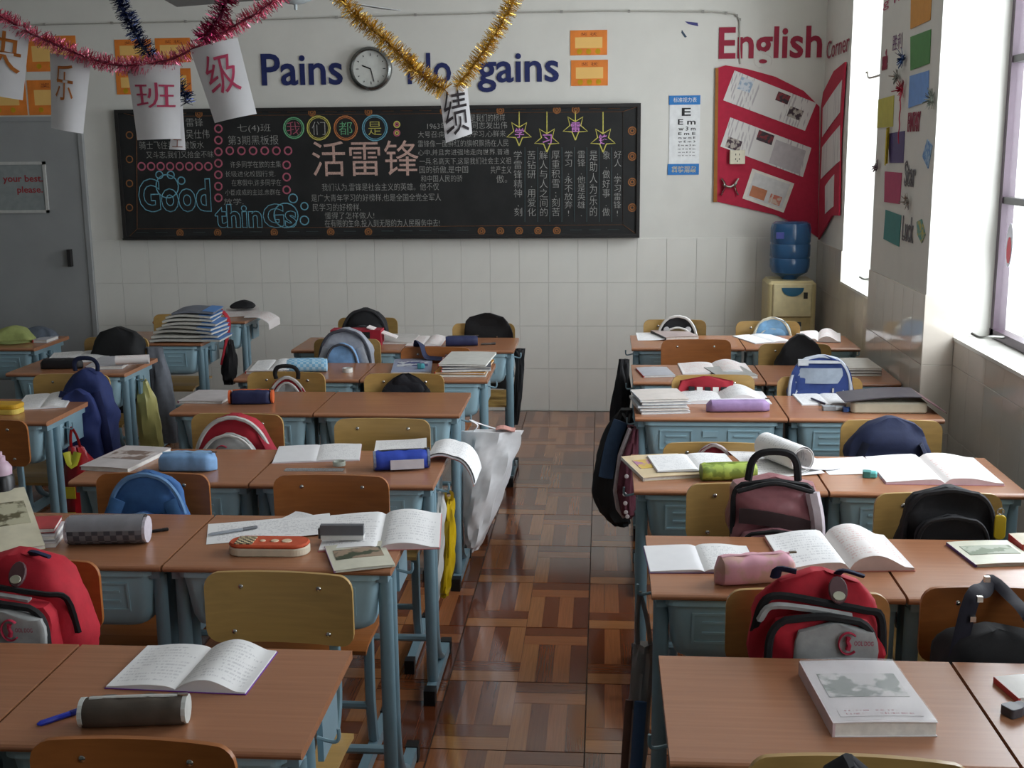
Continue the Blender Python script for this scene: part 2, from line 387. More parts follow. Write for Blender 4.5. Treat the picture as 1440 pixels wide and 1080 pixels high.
# ================================================================ desks and chairs
blue = mat((160, 192, 204), .38, var=.05, scale=8); steel = mat((128, 156, 168), .32, .1, var=.06, scale=12); black = mat((18, 18, 19), .5); chrome = mat((200, 198, 192), .22, 1, var=.02)
top_m = wood((160, 110, 80), .26, 0, .1, 6)
DW, DD = .6, .44
def make_desk(hook):
    t = thing('school_desk', 'desk', 'desk')
    b = MB(); poly = []
    w, d = DW/2-.0015, DD/2
    prof = [(-d, .7405), (-d+.003, .7345), (-d+.010, .731), (-d+.03, .7305), (d, .7305), (d, .7495), (-d+.014, .7495), (-d+.005, .7475), (-d+.001, .744)]
    b.loops([[(x, y, z) for y, z in prof] for x in (-w, w)]); b.build('tabletop', top_m, t)
    tr = MB(); L = []
    for z, wx, wy, r in ((.728, .262, .185, .03), (.70, .258, .18, .03), (.60, .246, .168, .035), (.575, .238, .16, .04), (.562, .222, .146, .04), (.556, .20, .12, .04)):
        L.append([(x, y-.015, z) for x, y in rrect(-wx, wx, -wy, wy, r)])
    tr.loops(L); tray = tr.build('tray', blue, t, True)
    rim = MB().loops([[(x, y-.015, z) for x, y in rrect(-wx, wx, -wy, wy, .03)] for z, wx, wy in ((.7145, .262, .185), (.7145, .268, .191), (.729, .268, .191), (.729, .262, .185))]); rim.build('tray_rim', blue, tray)
    def fy(z): return -.015-.168-(z-.60)/.1*.012
    def rib(x0, x1, z0, z1):
        r = MB(); r.add([(x0, fy(z0)-.0035, z0), (x1, fy(z0)-.0035, z0), (x1, fy(z1)-.0035, z1), (x0, fy(z1)-.0035, z1), (x0, fy(z0)+.002, z0), (x1, fy(z0)+.002, z0), (x1, fy(z1)+.002, z1), (x0, fy(z1)+.002, z1)],
              [(0, 1, 2, 3), (5, 4, 7, 6), (4, 5, 1, 0), (3, 2, 6, 7), (4, 0, 3, 7), (1, 5, 6, 2)]); r.build('tray_relief', blue, tray)
    for sx in (-1, 1):
        for a0, a1, z0, z1 in ((.07, .20, .688, .694), (.07, .20, .612, .618), (.194, .20, .618, .688), (.07, .076, .618, .688), (.095, .175, .665, .671), (.095, .175, .637, .643)):
            rib(min(sx*a0, sx*a1), max(sx*a0, sx*a1), z0, z1)
    rib(-.03, .03, .665, .69); rib(-.03, .03, .615, .64)
    for s in (-1, 1):
        x = s*.272
        rl = MB(); rl.box(x-.014, x+.014, -.19, .17, .705, .7295); rl.build('top_rail', steel, t)
        MB().tube([(x, -.155, .706), (x, -.155, .40), (x, -.15, .10), (x, -.14, .045)], .019, 10, ry=.014).build('leg', steel, t, True)
        MB().tube([(x, -.085, .706), (x, -.085, .35), (x, -.075, .20), (x, -.03, .10), (x, .05, .05)], .017, 10, ry=.013).build('leg', steel, t, True)
        ft = MB(); ft.box(x-.016, x+.016, -.215, .19, .012, .048); f = ft.build('foot', steel, t)
        for y0, y1 in ((-.235, -.19), (.17, .21)): MB().box(x-.019, x+.019, y0, y1, 0, .052).build('foot_cap', black, f)
        if s == hook: MB().tube([(x+s*.012, -.05, .69), (x+s*.045, -.05, .682), (x+s*.055, -.05, .69), (x+s*.055, -.05, .71)], .004, 6).build('bag_hook', steel, t, True)
        MB().box(x-.006, x+.006, .02, .15, .60, .706).build('side_plate', steel, t)
    MB().tube([(-.272, -.05, .16), (.272, -.05, .16)], .016, 8, ry=.012).build('crossbar', steel, t, True)
    return t
def make_chair(label, ply):
    t = thing('school_chair', label, 'chair')
    def edge(x, z): return 0
    # backrest: curved plywood with rounded corners (origin: floor under the backrest)
    poly = rrect(-.18, .18, .645, .822, .035, 6)
    def cy(x): return -.022*(1-(x/.18)**2)*-1
    L0 = [(x, cy(x)-.006, z) for x, z in poly]; L1 = [(x, cy(x)+.006, z) for x, z in poly]
    b = MB(); nx = 12
    # build as strips so that the curve shows
    cols = [-.18+.36*i/nx for i in range(nx+1)]
    def zr(x):
        e = .18-abs(x); r = .035
        dz = 0 if e >= r else r-math.sqrt(max(0, r*r-(r-e)**2))
        return .645+dz, .822-dz
    xs = sorted(set(cols+[-.18, -.177, -.17, -.16, .16, .17, .177, .18]))
    loops = []
    for x in xs:
        z0, z1 = zr(x); y = cy(x)
        if z1-z0 < .01: z0, z1 = .735-.054, .735+.054
        loops.append([(x, y-.0055, z0), (x, y+.0055, z0), (x, y+.0055, z1), (x, y-.0055, z1)])
    b.loops(loops); bk = b.build('backrest', ply, t, True)
    for rx, rz in ((-.095, .785), (.095, .785), (-.115, .672), (.115, .672)):
        p = MB().lathe([(.0, .004), (.004, .0035), (.0065, .001), (.0065, -.002)], 10)
        p.build('rivet', chrome, bk, True, (rx, cy(rx)-.0055, rz), (PI/2, 0, 0))
    # seat
    s = MB(); loops = []
    for k in range(9):
        y = -.40+.36*k/8; z = .44-(.018*((1-k/2)**2) if k < 2 else 0)+.004*math.cos(k)
        loops.append([(-.18, y, z-.006), (.18, y, z-.006), (.18, y, z+.006), (-.18, y, z+.006)])
    s.loops(loops); s.build('seat', ply, t)
    for q in (-1, 1):
        x = q*.125
        MB().tube([(x, .02, .77), (x, .025, .60), (x, .02, .50), (x, -.01, .44), (x, -.06, .42), (x, -.34, .42)], .014, 8, ry=.010).build('back_post', steel, t, True)
        MB().tube([(x+q*.02, -.20, .42), (x+q*.02, -.205, .2), (x+q*.02, -.18, .05)], .016, 8, ry=.012).build('leg', steel, t, True)
        f = MB().box(x+q*.02-.014, x+q*.02+.014, -.38, .02, .01, .045).build('foot', steel, t)
        for y0, y1 in ((-.40, -.36), (0, .04)): MB().box(x+q*.02-.017, x+q*.02+.017, y0, y1, 0, .05).build('foot_cap', black, f)
    MB().tube([(-.145, -.2, .17), (.145, -.2, .17)], .012, 8).build('crossbar', steel, t, True)
    return t
ROWW = ['front', 'second', 'third', 'fourth', 'fifth', 'sixth']
L_X = [-.53, -.535, -.535, -.575, -.53, -.47]; L_Y = [1.90, 2.83, 3.60, 4.63, 5.35, 6.17]
R_X = [.12, .12, .10, .13, .14, .155]; R_Y = [1.91, 2.70, 3.58, 4.60, 5.33, 6.27]
DESKP = {-1: make_desk(-1), 1: make_desk(1)}; dused = set()
for k in DESKP.values(): index_tree(k)
def put_desk(xc, yf, label, group, hook=1):
    d = copy_tree(DESKP[hook]) if hook in dused else DESKP[hook]; dused.add(hook)
    d.location = (xc, yf+DD/2, 0); d['label'] = label; d['group'] = group; return d
ON_LL = ['cut off at left', 'under the checked clear pencil case', 'under the pale blue zipped pencil case', 'under the orange and navy pencil case', 'under the light blue gingham pencil case', 'below the black backpack with grey panels']
ON_LR = ['under the open notebook and blue pen', 'under the orange oval pencil case', 'under the royal blue pencil case', 'with a completely bare top', 'under the stack with an orange folder', 'under the navy pencil case']
ON_RL = ['under the plastic-covered textbook', 'under the pink pencil case', 'under the green pencil case', 'under the lilac pencil case', 'with scattered open notebooks', 'below the patterned bag']
ON_RR = ['with a small grey eraser', 'under the landscape booklet', 'under the teal eraser', 'under the dark open binder', 'with a small pile of books by the wall', 'below the water dispenser']
for i in range(6):
    put_desk(L_X[i]-DW*1.5-.004, L_Y[i], 'brown desk in %s left-block row, left half, %s' % (ROWW[i], ON_LL[i]), 'desks of the left block', -1)
    put_desk(L_X[i]-DW*.5, L_Y[i], 'brown desk in %s left-block row, aisle side, %s' % (ROWW[i], ON_LR[i]), 'desks of the left block')
    put_desk(R_X[i]+DW*.5, R_Y[i], 'brown desk in %s right-block row, aisle side, %s' % (ROWW[i], ON_RL[i]), 'desks of the right block', -1)
    put_desk(R_X[i]+DW*1.5+.004, R_Y[i], 'brown desk, %s right-block row, wall side, %s' % (ROWW[i], ON_RR[i]), 'desks of the right block')
FLD = [(-2.21-.3, 4.44, 'with red and yellow bag on its hook'), (-2.31-.3, 5.47, 'with the rolled magazine and yellow bag'), (-2.24-.3, 6.38, 'under the tall stack of wavy papers'), (-2.25-.3, 7.24, 'by the back wall with drooping papers'), (-3.12-.3, 6.2, 'in front of the grey door under a green cap')]
for x, y, s in FLD: put_desk(x, y, 'brown-topped desk at the far left, '+s, 'desks at the far left')

ply_l = wood((176, 142, 84), .32, 0, .1, 5); ply_d = wood((160, 98, 50), .32, 0, .12, 5)
CHP = {'l': make_chair('chair', ply_l), 'd': make_chair('chair', ply_d)}
for k in CHP.values(): index_tree(k)
cused = set(); CH_ = {}
def put_chair(key, kind, px, py, label, y=None, x=None):
    p = onz(px, py, .822) if x is None else Vector((x, y, 0))
    if x is None and key[0] in 'LR' and key[1] in '123456':
        i = int(key[1])-1; F = L_Y if key[0] == 'L' else R_Y
        lo = F[i]+DD+.045; hi = F[i+1]-.045 if i < 5 else F[i]+DD+.3
        yy = min(max(p.y, lo), hi); p = ony(px, py, yy)
    c = CHP[kind] if kind not in cused else copy_tree(CHP[kind]); cused.add(kind)
    c.scale = (1, 1, .949 if key == 'R3l' else 1)
    c.location = (p.x, p.y, 0); c.rotation_euler.z = random.uniform(-.04, .04); CH_[key] = (p.x, p.y)
    c['label'] = label; c['group'] = 'plywood chairs of the classroom'; return c
CL = {'l': 'light plywood chair', 'd': 'orange-brown plywood chair'}
for key, kind, px, py, s in [
    ('L0r', 'd', 185, 1046, 'at the bottom left edge of the photo, nearest the camera'),
    ('R0', 'l', 1210, 1071, 'at the bottom right edge of the photo holding a black bag'),
    ('L1l', 'd', 38, 790, 'at the left edge holding the big red and grey backpack'),
    ('L1r', 'l', 390, 808, 'with a wide empty backrest behind the front left desk'),
    ('L2l', 'd', 214, 667, 'holding the denim blue backpack'),
    ('L2r', 'd', 465, 670, 'with an empty brown backrest, second row of the left block'),
    ('L3l', 'l', 333, 583, 'holding the red backpack with round grey pocket'),
    ('L3r', 'l', 537, 590, 'with an empty backrest, third row beside the white plastic bag'),
    ('L4l', 'l', 402, 524, 'holding the grey and red backpack with black handle'),
    ('L4r', 'l', 568, 531, 'holding the flat black bag, fourth row of left block'),
    ('L5l', 'l', 488, 477, 'holding the grey and sky blue backpack'),
    ('L5r', 'd', 613, 489, 'with a navy strap over its bright orange backrest'),
    ('L6l', 'l', 517, 447, 'by the back wall holding the black and grey backpack'),
    ('L6r', 'l', 680, 455, 'by the back wall holding the plain black backpack'),
    ('R1l', 'l', 1136, 833, 'holding the red backpack with grey logo pocket, right block'),
    ('R1r', 'd', 1412, 830, 'with a black shoulder strap slung over it, right edge'),
    ('R2l', 'l', 1052, 682, 'holding the metallic pink backpack'),
    ('R2r', 'l', 1320, 695, 'holding the round black backpack with yellow keyring'),
    ('R3l', 'l', 1005, 624, 'holding the dark red bag, third row of right block'),
    ('R3r', 'l', 1254, 592, 'holding the navy backpack with straps outward'),
    ('R4l', 'l', 1003, 528, 'holding the red, white and black bag'),
    ('R4r', 'l', 1153, 532, 'holding the royal blue and grey backpack'),
    ('R5l', 'd', 979, 478, 'with an empty backrest, fifth row of right block'),
    ('R5r', 'l', 1118, 484, 'holding the black backpack, fifth row of right block'),
    ('R6l', 'l', 949, 450, 'by the back wall holding the black and white patterned bag'),
    ('R6r', 'l', 1080, 453, 'by the dispenser holding the light blue backpack'),
    ('Fa', 'l', 100, 527, 'at the far left holding the navy backpack'),
    ('F0', 'd', -28, 592, 'cut off by the left edge beside the black bottle')]:
    put_chair(key, kind, px, py, CL[kind]+' '+s)
put_chair('Fb', 'l', 0, 0, 'light plywood chair at the far left behind the large black backpack', 6.13, -2.62)
put_chair('Fd', 'l', 0, 0, 'light plywood chair tucked under the desk with the tall paper stack', 7.04, -2.58)

# ================================================================ back wall: board, lettering, clock, posters
bx0, bx1, bz0, bz1 = -3.325, .245, 1.205, 2.088
board = thing('blackboard', 'long black chalkboard covered with coloured chalk writing on the back wall', 'blackboard', (0, 0, 0))
YB = BY-.03
slate = mat((26, 27, 27), .75, var=.35, scale=7)
MB().box(bx0+.02, bx1-.02, YB, BY+.005, bz0+.02, bz1-.02).build('board_surface', slate, board)
bfm = mat((34, 32, 31), .5)
for a in ((bx0, bx1, bz0, bz0+.028), (bx0, bx1, bz1-.022, bz1), (bx0, bx0+.022, bz0+.028, bz1-.022), (bx1-.022, bx1, bz0+.028, bz1-.022)):
    MB().box(a[0], a[1], YB-.012, BY+.005, a[2], a[3]).build('board_frame', bfm, board)
MB().box(bx0+.01, bx1-.01, YB-.05, YB-.012, bz0+.004, bz0+.014).build('chalk_ledge', bfm, board)
def chalk(rgb): return mat(rgb, .95, var=.25, scale=120)
WHT, PNK, BLU, YEL, ORG, GRN, BRN, VIO = [chalk(c) for c in ((158, 158, 154), (172, 92, 110), (104, 160, 178), (196, 188, 96), (190, 120, 72), (110, 176, 130), (140, 92, 54), (196, 128, 196))]
CY = YB-.0015
def bp(px, py): p = ony(px, py, CY); return (p.x, CY, p.z)
def ctext(s, x0, y0, x1, y1, m=None, **kw):
    a, b = bp(x0, y1), bp(x1, y0); return fit_text('chalk_writing', s, a, (1, 0, 0), (0, 0, 1), b[0]-a[0], b[2]-a[2], m or WHT, board, **({'bold': -.012, **kw}))
def cring(px, py, r, m, th=.9, n=18):
    c = bp(px, py); R = r*.00494; MB().tube([(c[0]+R*math.cos(2*PI*k/n), CY, c[2]+R*math.sin(2*PI*k/n)) for k in range(n)], th*.0045, 4, True, ry=.0012).build('chalk_ring', m, board)
def cline(pts, m, th=.9): MB().tube([bp(*p) for p in pts], th*.0045, 4, ry=.0012, crisp=True).build('chalk_line', m, board)
for s, q in [('雷锋', (262, 166, 285, 178)), ('吴仕伟', (262, 182, 294, 195)), ('骑士飞住我们做饭水', (196, 198, 286, 210)), ('又斗志,我们又拾金不昧', (206, 212, 300, 223)),
             ('七(4)班', (334, 174, 380, 187)), ('第3期黑板报', (321, 190, 391, 204)),
             ('许多同学在放的主集', (324, 226, 395, 236)), ('长吸进化校园行竞.', (317, 240, 387, 249)), ('在寒假中,许多同学在', (326, 252, 395, 262)), ('小臣成成的主过,亲群在', (317, 266, 394, 275)), ('放学.', (315, 279, 342, 288)),
             ('我们认为,雷锋是社会主义的英雄。他不仅', (453, 257, 617, 269)), ('是广大青年学习的好榜样,也是全国全党全军人', (438, 272, 620, 284)), ('民学习的好榜样.', (440, 286, 507, 297)), ('懂得了怎样做人!', (457, 298, 526, 308)), ('在有限的生命,投入到无限的为人民服务中去!', (457, 308, 618, 320)),
             ('是我们的榜样', (661, 160, 710, 171)), ('1963年.毛泽东同志发出伟', (601, 171, 713, 182)), ('大号召:向雷锋同志学习,心鲜来', (588, 183, 711, 194)), ('雷锋像一面鲜红的旗帜飘扬在人民', (588, 196, 715, 207)),
             ('心中,并且奔进强地走向世界.普通', (588, 209, 716, 219)), ('一兵,名高天下,这是我们社会主义祖', (590, 221, 719, 232)), ('国的骄傲,是中国', (590, 233, 658, 244)), ('共产主义', (690, 233, 719, 244)), ('和中国人民的骄', (592, 246, 650, 256)), ('傲。', (698, 246, 713, 257))]:
    ctext(s, *q)
for s, x in (('学雷锋精神,刻', 728), ('苦钻研.用爱化', 747), ('解人与人之间的', 764), ('厚重积雪;刻苦', 781), ('学习.永不放弃!', 799), ('雷锋.他是英雄.', 817), ('是助人为乐的', 834), ('象.做好事.做', 852), ('好人.学习雷锋!', 868)):
    ctext('\n'.join(s), x-5, 212, x+6, 304, align='CENTER')
for x in (738, 756, 773, 790, 807.5, 825, 842.5, 860): cline([(x, 207), (x, 312)], mat((70, 86, 88), .95), .45)
for (px, r, ring_m, tm, s) in ((413, 14, GRN, PNK, '我'), (448, 16, YEL, WHT, '们'), (486, 16, ORG, GRN, '都'), (527, 17, BLU, YEL, '是')):
    cring(px, 180, r, ring_m); cring(px, 180, r-2.2, ring_m, .5); ctext(s, px-9, 171, px+9, 190, tm)
cring(558, 175, 4, YEL); cring(558, 187, 4, PNK); cring(558, 175, 2, PNK); cring(558, 187, 2, YEL)
ctext('活雷锋', 440, 197, 588, 248, chalk((190, 158, 146)), bold=.0)
for k in range(7): cring(307, 181+k*16.2, 5, PNK, 1.2)
for k in range(6): cring(323+k*16.4, 212, 5, PNK, 1.2)
for k in range(8): cring(199+k*13.4, 234, 5, PNK, 1.2)
for y in (232, 249, 267): cring(403, y, 5, PNK, 1.2)
ctext('Good', 196, 250, 295, 299, BLU, outline=.014, bold=.03); ctext('thinGs', 303, 286, 416, 321, BLU, outline=.014, bold=.03)
for q in ((235, 262, 16), (224, 246, 5), (240, 246, 5), (255, 254, 5), (412, 279, 6), (428, 290, 5), (428, 310, 6), (402, 303, 17)): cring(*q, BLU)
for cx, cy in ((730, 187), (769, 196), (809, 179), (848, 196)):
    pts = []
    for k in range(11): a = PI/2+PI+k*PI/5; r = 18 if k % 2 == 0 else 8; pts.append((cx+r*math.cos(a), cy-r*math.sin(a)))
    cline(pts, YEL); cline([(cx, 157), (cx, cy-8)], YEL, .8)
for s, (cx, cy) in zip('学习雷锋', ((730, 187), (769, 196), (809, 179), (848, 196))): ctext(s, cx-6, cy-7, cx+7, cy+7, VIO, bold=.01)
cline([(192, 164), (876, 157), (876, 316), (193, 322), (192, 164)], BRN, .6); cline([(170, 158), (192, 164)], BRN, .6); cline([(896, 150), (876, 157)], BRN, .6); cline([(896, 330), (876, 316)], BRN, .6); cline([(180, 334), (193, 322)], BRN, .6)
rr = random.Random(3)
for k in range(26):
    px = 200+k*26.5
    if rr.random() < .55: cring(px, 161-(px-190)*.011, 4.5, BRN, 1); cring(px, 161-(px-190)*.011, 2, BRN, 1)
    else: cline([(px-8, 160-(px-190)*.011), (px+9, 160-(px-190)*.011)], BRN, .8)
    if rr.random() < .45: cring(px, 328-(px-190)*.006, 4.5, BRN, 1); cring(px, 328-(px-190)*.006, 2, BRN, 1)
    else: cline([(px-8, 327-(px-190)*.006), (px+9, 327-(px-190)*.006)], mat((86, 104, 104), .95), .6)
for k in range(4): cring(182, 190+k*34, 4.5, BRN); cring(889, 184+k*36, 5, BRN); cring(889, 184+k*36, 2.5, BRN)
# slogan in dark blue letters, each word its own set of cut letters
navy = mat((24, 36, 92), .6)
WY = BY+.006
def split_letters(o, body, name='letter', **kw):
    """one part per letter: faces sorted by where each letter of the word ends"""
    full = text_mesh(body, **kw); xs = np.array([v.co.x for v in full.vertices]); ends = []
    for k in range(1, len(body)+1):
        m = text_mesh(body[:k], **kw); ends.append(max((v.co.x for v in m.vertices), default=-1))
    me = o.data; parts = {}
    for p in full.polygons:
        cx = sum(full.vertices[i].co.x for i in p.vertices)/len(p.vertices); k = next((i for i, e in enumerate(ends) if cx <= e), len(ends)-1); parts.setdefault(k, []).append(tuple(p.vertices))
    co = [tuple(v.co) for v in me.vertices]; t = bpy.data.objects.new(o.name, None); col.objects.link(t); org = Vector(co[0]); t.location = org
    for k, fs in sorted(parts.items()):
        ids = sorted({i for f in fs for i in f}); mp = {i: j for j, i in enumerate(ids)}; b = MB(); b.add([tuple(Vector(co[i])-org) for i in ids], [tuple(mp[i] for i in f) for f in fs]); b.build(name, me.materials[0], t)
    nm = o.name; bpy.data.objects.remove(o); t.name = nm; return t
def wall_word(s, x0, y0, x1, y1, m, label, name='wall_lettering', bold=.015, ext=.0015):
    a, b = ony(x0, y1, WY), ony(x1, y0, WY)
    o = fit_text(name, s, (a.x, WY-.004, a.z), (1, 0, 0), (0, 0, 1), b.x-a.x, b.z-a.z, m, None, bold=bold, ext=ext); o = split_letters(o, s, bold=bold, ext=ext); tag(o, label, 'lettering'); return o
wall_word('Pains', 369, 74, 481, 121, navy, 'dark blue word Pains glued left of the wall clock')
wall_word('No', 574, 74, 634, 119, navy, 'dark blue word No glued right of the wall clock')
wall_word('gains', 672, 74, 786, 130, navy, 'dark blue word gains glued above the chalkboard')
# clock
p = ony(522, 97, BY); ck = thing('wall_clock', 'round silver-rimmed wall clock above the chalkboard', 'clock', (p.x, WY, p.z))
MB().lathe([(.14, 0), (.145, .02), (.14, .04), (.125, .05), (.118, .042), (.118, .02)], 36).build('rim', mat((120, 122, 120), .22, .9), ck, True, rot=(PI/2, 0, 0))
MB().lathe([(.119, .0), (.119, .022), (.0, .0225)], 36).build('dial', mat((206, 208, 202), .5), ck, True, rot=(PI/2, 0, 0))
for k in range(12):
    a = k*PI/6; L = .018 if k % 3 == 0 else .01
    MB().tube([(math.sin(a)*.1, -.0235, math.cos(a)*.1), (math.sin(a)*(.1-L), -.0235, math.cos(a)*(.1-L))], .0025, 4).build('hour_mark', black, ck)
for a, L, w in ((-1.2, .06, .004), (2.9, .085, .003)): MB().tube([(0, -.026, 0), (math.sin(a)*L, -.026, math.cos(a)*L)], w, 4).build('clock_hand', black, ck)
# orange certificates
def cert(x0, y0, x1, y1, label):
    a, b = ony(x0, y1, WY), ony(x1, y0, WY); w, h = b.x-a.x, b.z-a.z
    t = thing('certificate', label, 'poster', (a.x, WY-.001, a.z), 0, 'orange certificates on the back wall')
    MB().box(0, w, -.003, 0, 0, h).build('sheet', mat((224, 128, 48), .5, var=.15, scale=9), t)
    MB().box(w*.13, w*.87, -.0035, -.003, h*.28, h*.72).build('pale_panel', printed((236, 190, 110), (150, 90, 50), 7, .5), t)
    for k in range(3): MB().lathe([(.0, .0006), (.018, .0005), (.018, 0)], 10).build('gold_emblem', mat((214, 170, 40), .35, .5), t, False, (w*(.25+.25*k), -.003, h*.15), (PI/2, 0, 0))
    fit_text('heading', '奖 状', (w*.28, -.0033, h*.78), (1, 0, 0), (0, 0, 1), w*.44, h*.13, mat((120, 40, 20), .6), t)
for q, s in (((38, 50, 106, 101), 'upper one above the door'), ((42, 112, 106, 162), 'lower one above the door'), ((-40, 112, 35, 163), 'half out of frame at the left edge'), ((-40, 50, 28, 101), 'partly behind the leftmost hanging sheet'),
             ((163, 55, 212, 87), 'behind the blue tinsel, upper left'), ((165, 99, 213, 133), 'behind the blue tinsel, lower left'), ((220, 53, 267, 88), 'behind the tinsel, upper right of four'), ((222, 96, 268, 132), 'behind the tinsel, lower right of four'),
             ((802, 42, 854, 78), 'upper of two at the right end'), ((803, 84, 855, 121), 'lower of two at the right end')):
    cert(*q, 'orange printed certificate on the back wall, '+s)
# eye chart
a, b = ony(940, 246, WY), ony(985, 134, WY); w, h = b.x-a.x, b.z-a.z
ey = thing('eye_chart', 'tall white eye test chart with blue header and footer', 'chart', (a.x, WY-.001, a.z))
MB().box(0, w, -.003, 0, 0, h).build('sheet', mat((224, 226, 226), .6), ey)
bl = mat((36, 116, 186), .5)
MB().box(-.004, w, -.0045, -.003, h*.885, h).build('header_band', bl, ey); MB().box(-.006, w, -.0045, -.003, 0, h*.14).build('footer_band', bl, ey)
fit_text('header_text', '标准视力表', (w*.12, -.005, h*.915), (1, 0, 0), (0, 0, 1), w*.76, h*.06, mat((225, 225, 220), .6), ey)
fit_text('footer_text', '保护视力\n科学用眼', (w*.1, -.005, h*.03), (1, 0, 0), (0, 0, 1), w*.8, h*.08, mat((220, 200, 120), .6), ey)
for s, y0, x0, x1, hh in (('E', .745, .4, .7, .10), ('E m', .635, .28, .86, .07), ('w 3 m', .56, .3, .86, .05), ('E m E', .505, .3, .86, .035), ('m w m E', .455, .3, .86, .03), ('w E m 3', .41, .3, .86, .025), ('E m w 3 m', .365, .3, .86, .022), ('m 3 w E m', .32, .3, .86, .018), ('w m E 3 w', .28, .3, .86, .015), ('m E w 3 m', .24, .3, .86, .012)):
    fit_text('optotype_row', s, (w*x0, -.0034, h*y0), (1, 0, 0), (0, 0, 1), w*(x1-x0), h*hh, black, ey, bold=.02)
# English corner: red felt board round the corner
redf = mat((176, 34, 62), .85, var=.08, scale=30)
gold_edge = mat((150, 96, 36), .4, .4)
eb = thing('display_board', 'red felt display board bending round the back right corner', 'display board', (0, 0, 0))
def wall_poly(pts, y0, y1):
    P = [ony(x, y, WY) for x, y in pts]; b = MB(); n = len(P)
    b.loops([[(p.x, y0, p.z) for p in P], [(p.x, y1, p.z) for p in P]]); return b
back_pts = [(1006, 283), (1090, 302), (1130, 320), (1150, 334), (1152, 150), (1130, 128), (1090, 108), (1050, 97), (1020, 92), (1008, 96)]
wall_poly(back_pts, WY-.012, WY-.001).build('felt_panel', redf, eb)
wall_poly([(1003, 284), (1008, 284), (1010, 96), (1006, 96)], WY-.018, WY-.001).build('gilt_edging', gold_edge, eb)
XS = XC
side = [(1153, 337), (1172, 303), (1182, 303), (1184, 200), (1191, 87), (1175, 100), (1160, 130), (1154, 150)]
P = [onx(x, y, XS) for x, y in side]
MB().loops([[(XS-.001, min(p.y, BY-.005), p.z) for p in P], [(XS-.012, min(p.y, BY-.005), p.z) for p in P]]).build('felt_panel', redf, eb)
pinkred = mat((190, 36, 74), .6)
wall_word('English', 1010, 36, 1157, 97, mat((150, 26, 56), .7), 'tall dark red word English above the red display board', bold=.02)
a, b = onx(1163, 84, XS), onx(1196, 44, XS)
o = fit_text('wall_lettering', 'Corner', (XS-.003, a.y, a.z), (0, -1, 0), (0, 0, 1), a.y-b.y, b.z-a.z, mat((130, 28, 52), .7), None, bold=.0, ext=.001); o = split_letters(o, 'Corner', bold=.0, ext=.001); tag(o, 'thin dark red word Corner on the right wall beside the window', 'lettering')
def pinned(quad, label, mtl, extra=None, y=WY-.0135):
    P = [ony(x, yy, y) for x, yy in quad]; t = thing('pinned_page', label, 'paper', P[0])
    def fn(u, v): q = P[0].lerp(P[1], u).lerp(P[3].lerp(P[2], u), v)-P[0]; return (q.x, -.004*math.sin(u*PI)-.001, q.z)
    MB().sheet(fn, 6, 4, .001).build('sheet', mtl, t)
    for (u0, v0, u1, v1, m) in extra or []:
        def g(u, v): k = fn(u0+(u1-u0)*u, v0+(v1-v0)*v); return (k[0], k[1]-.0015, k[2])
        MB().sheet(g, 3, 3, .0008).build('picture', m, t)
pp = printed((214, 212, 208), (130, 120, 130), 14, .5); photo_r = patches((120, 30, 40), (50, 30, 40), 40); photo_d = patches((60, 40, 50), (170, 160, 150), 40)
pinned([(1017, 141), (1132, 184), (1148, 145), (1033, 99)], 'upper tilted double page pinned on the red board', pp, [(.1, .5, .25, .9, patches((150, 170, 190), (200, 205, 210), 30)), (.55, .6, .7, .9, photo_r), (.74, .25, .9, .6, photo_d)])
pinned([(1013, 206), (1129, 249), (1141, 208), (1027, 165)], 'middle tilted double page behind the wall socket on red board', pp, [(.36, .62, .55, .95, photo_r), (.05, .05, .22, .4, photo_d), (.58, .05, .95, .85, mat((182, 176, 178), .7))])
pinned([(1044, 279), (1102, 299), (1117, 258), (1058, 237)], 'lower small bordered page pinned on the red board', mat((222, 218, 208), .7), [(.08, .1, .92, .92, mat((206, 206, 204), .7)), (.12, .15, .48, .5, mat((190, 120, 84), .7)), (.58, .15, .85, .45, patches((196, 110, 90), (206, 180, 160), 30))])
for q, s in (([(1156, 193), (1181, 158), (1184, 112), (1157, 152)], 'upper'), ([(1154, 252), (1181, 226), (1181, 176), (1156, 207)], 'middle'), ([(1160, 301), (1172, 290), (1173, 245), (1160, 262)], 'lower')):
    P = [onx(x, y, XS-.0135) for x, y in q]
    for p in P: p.y = min(p.y, BY-.02)
    b = MB(); b.sheet(lambda u, v: P[0].lerp(P[1], u).lerp(P[3].lerp(P[2], u), v)+Vector((-.003*math.sin(PI*u), 0, 0)), 5, 4, .001)
    tag(b.build('pinned_page', pp), '%s white page on the red board around the corner' % s, 'paper')
p = ony(1036, 221, WY); so = thing('power_socket', 'square cream wall socket over the red board', 'socket', (p.x, WY-.018, p.z))
MB().prism(rrect(-.05, .05, -.045, .045, .006), 0, .03, .003).build('plate', mat((214, 208, 186), .4), so, False, rot=(PI/2, 0, 0))
for dx, dz in ((-.012, .018), (.012, .018), (-.012, -.012), (.012, -.012), (0, -.026)): MB().box(dx-.0025, dx+.0025, -.0306, -.029, dz-.006, dz+.006).build('slot', black, so)
tt = thing('silver_bow', 'silver curled ribbon bow pinned low on the red board', 'decoration', ony(1026, 264, WY-.015))
for k in (-1, 1): MB().tube([(k*.05, -.01, .06), (k*.03, -.03, .02), (k*.04, -.01, -.02), (k*.055, -.02, -.05)], .012, 6, ry=.004).build('ribbon_curl', chrome, tt, True)
MB().tube([(-.045, -.02, .02), (0, -.025, .005), (.045, -.02, .03)], .008, 6).build('ribbon_knot', chrome, tt, True)
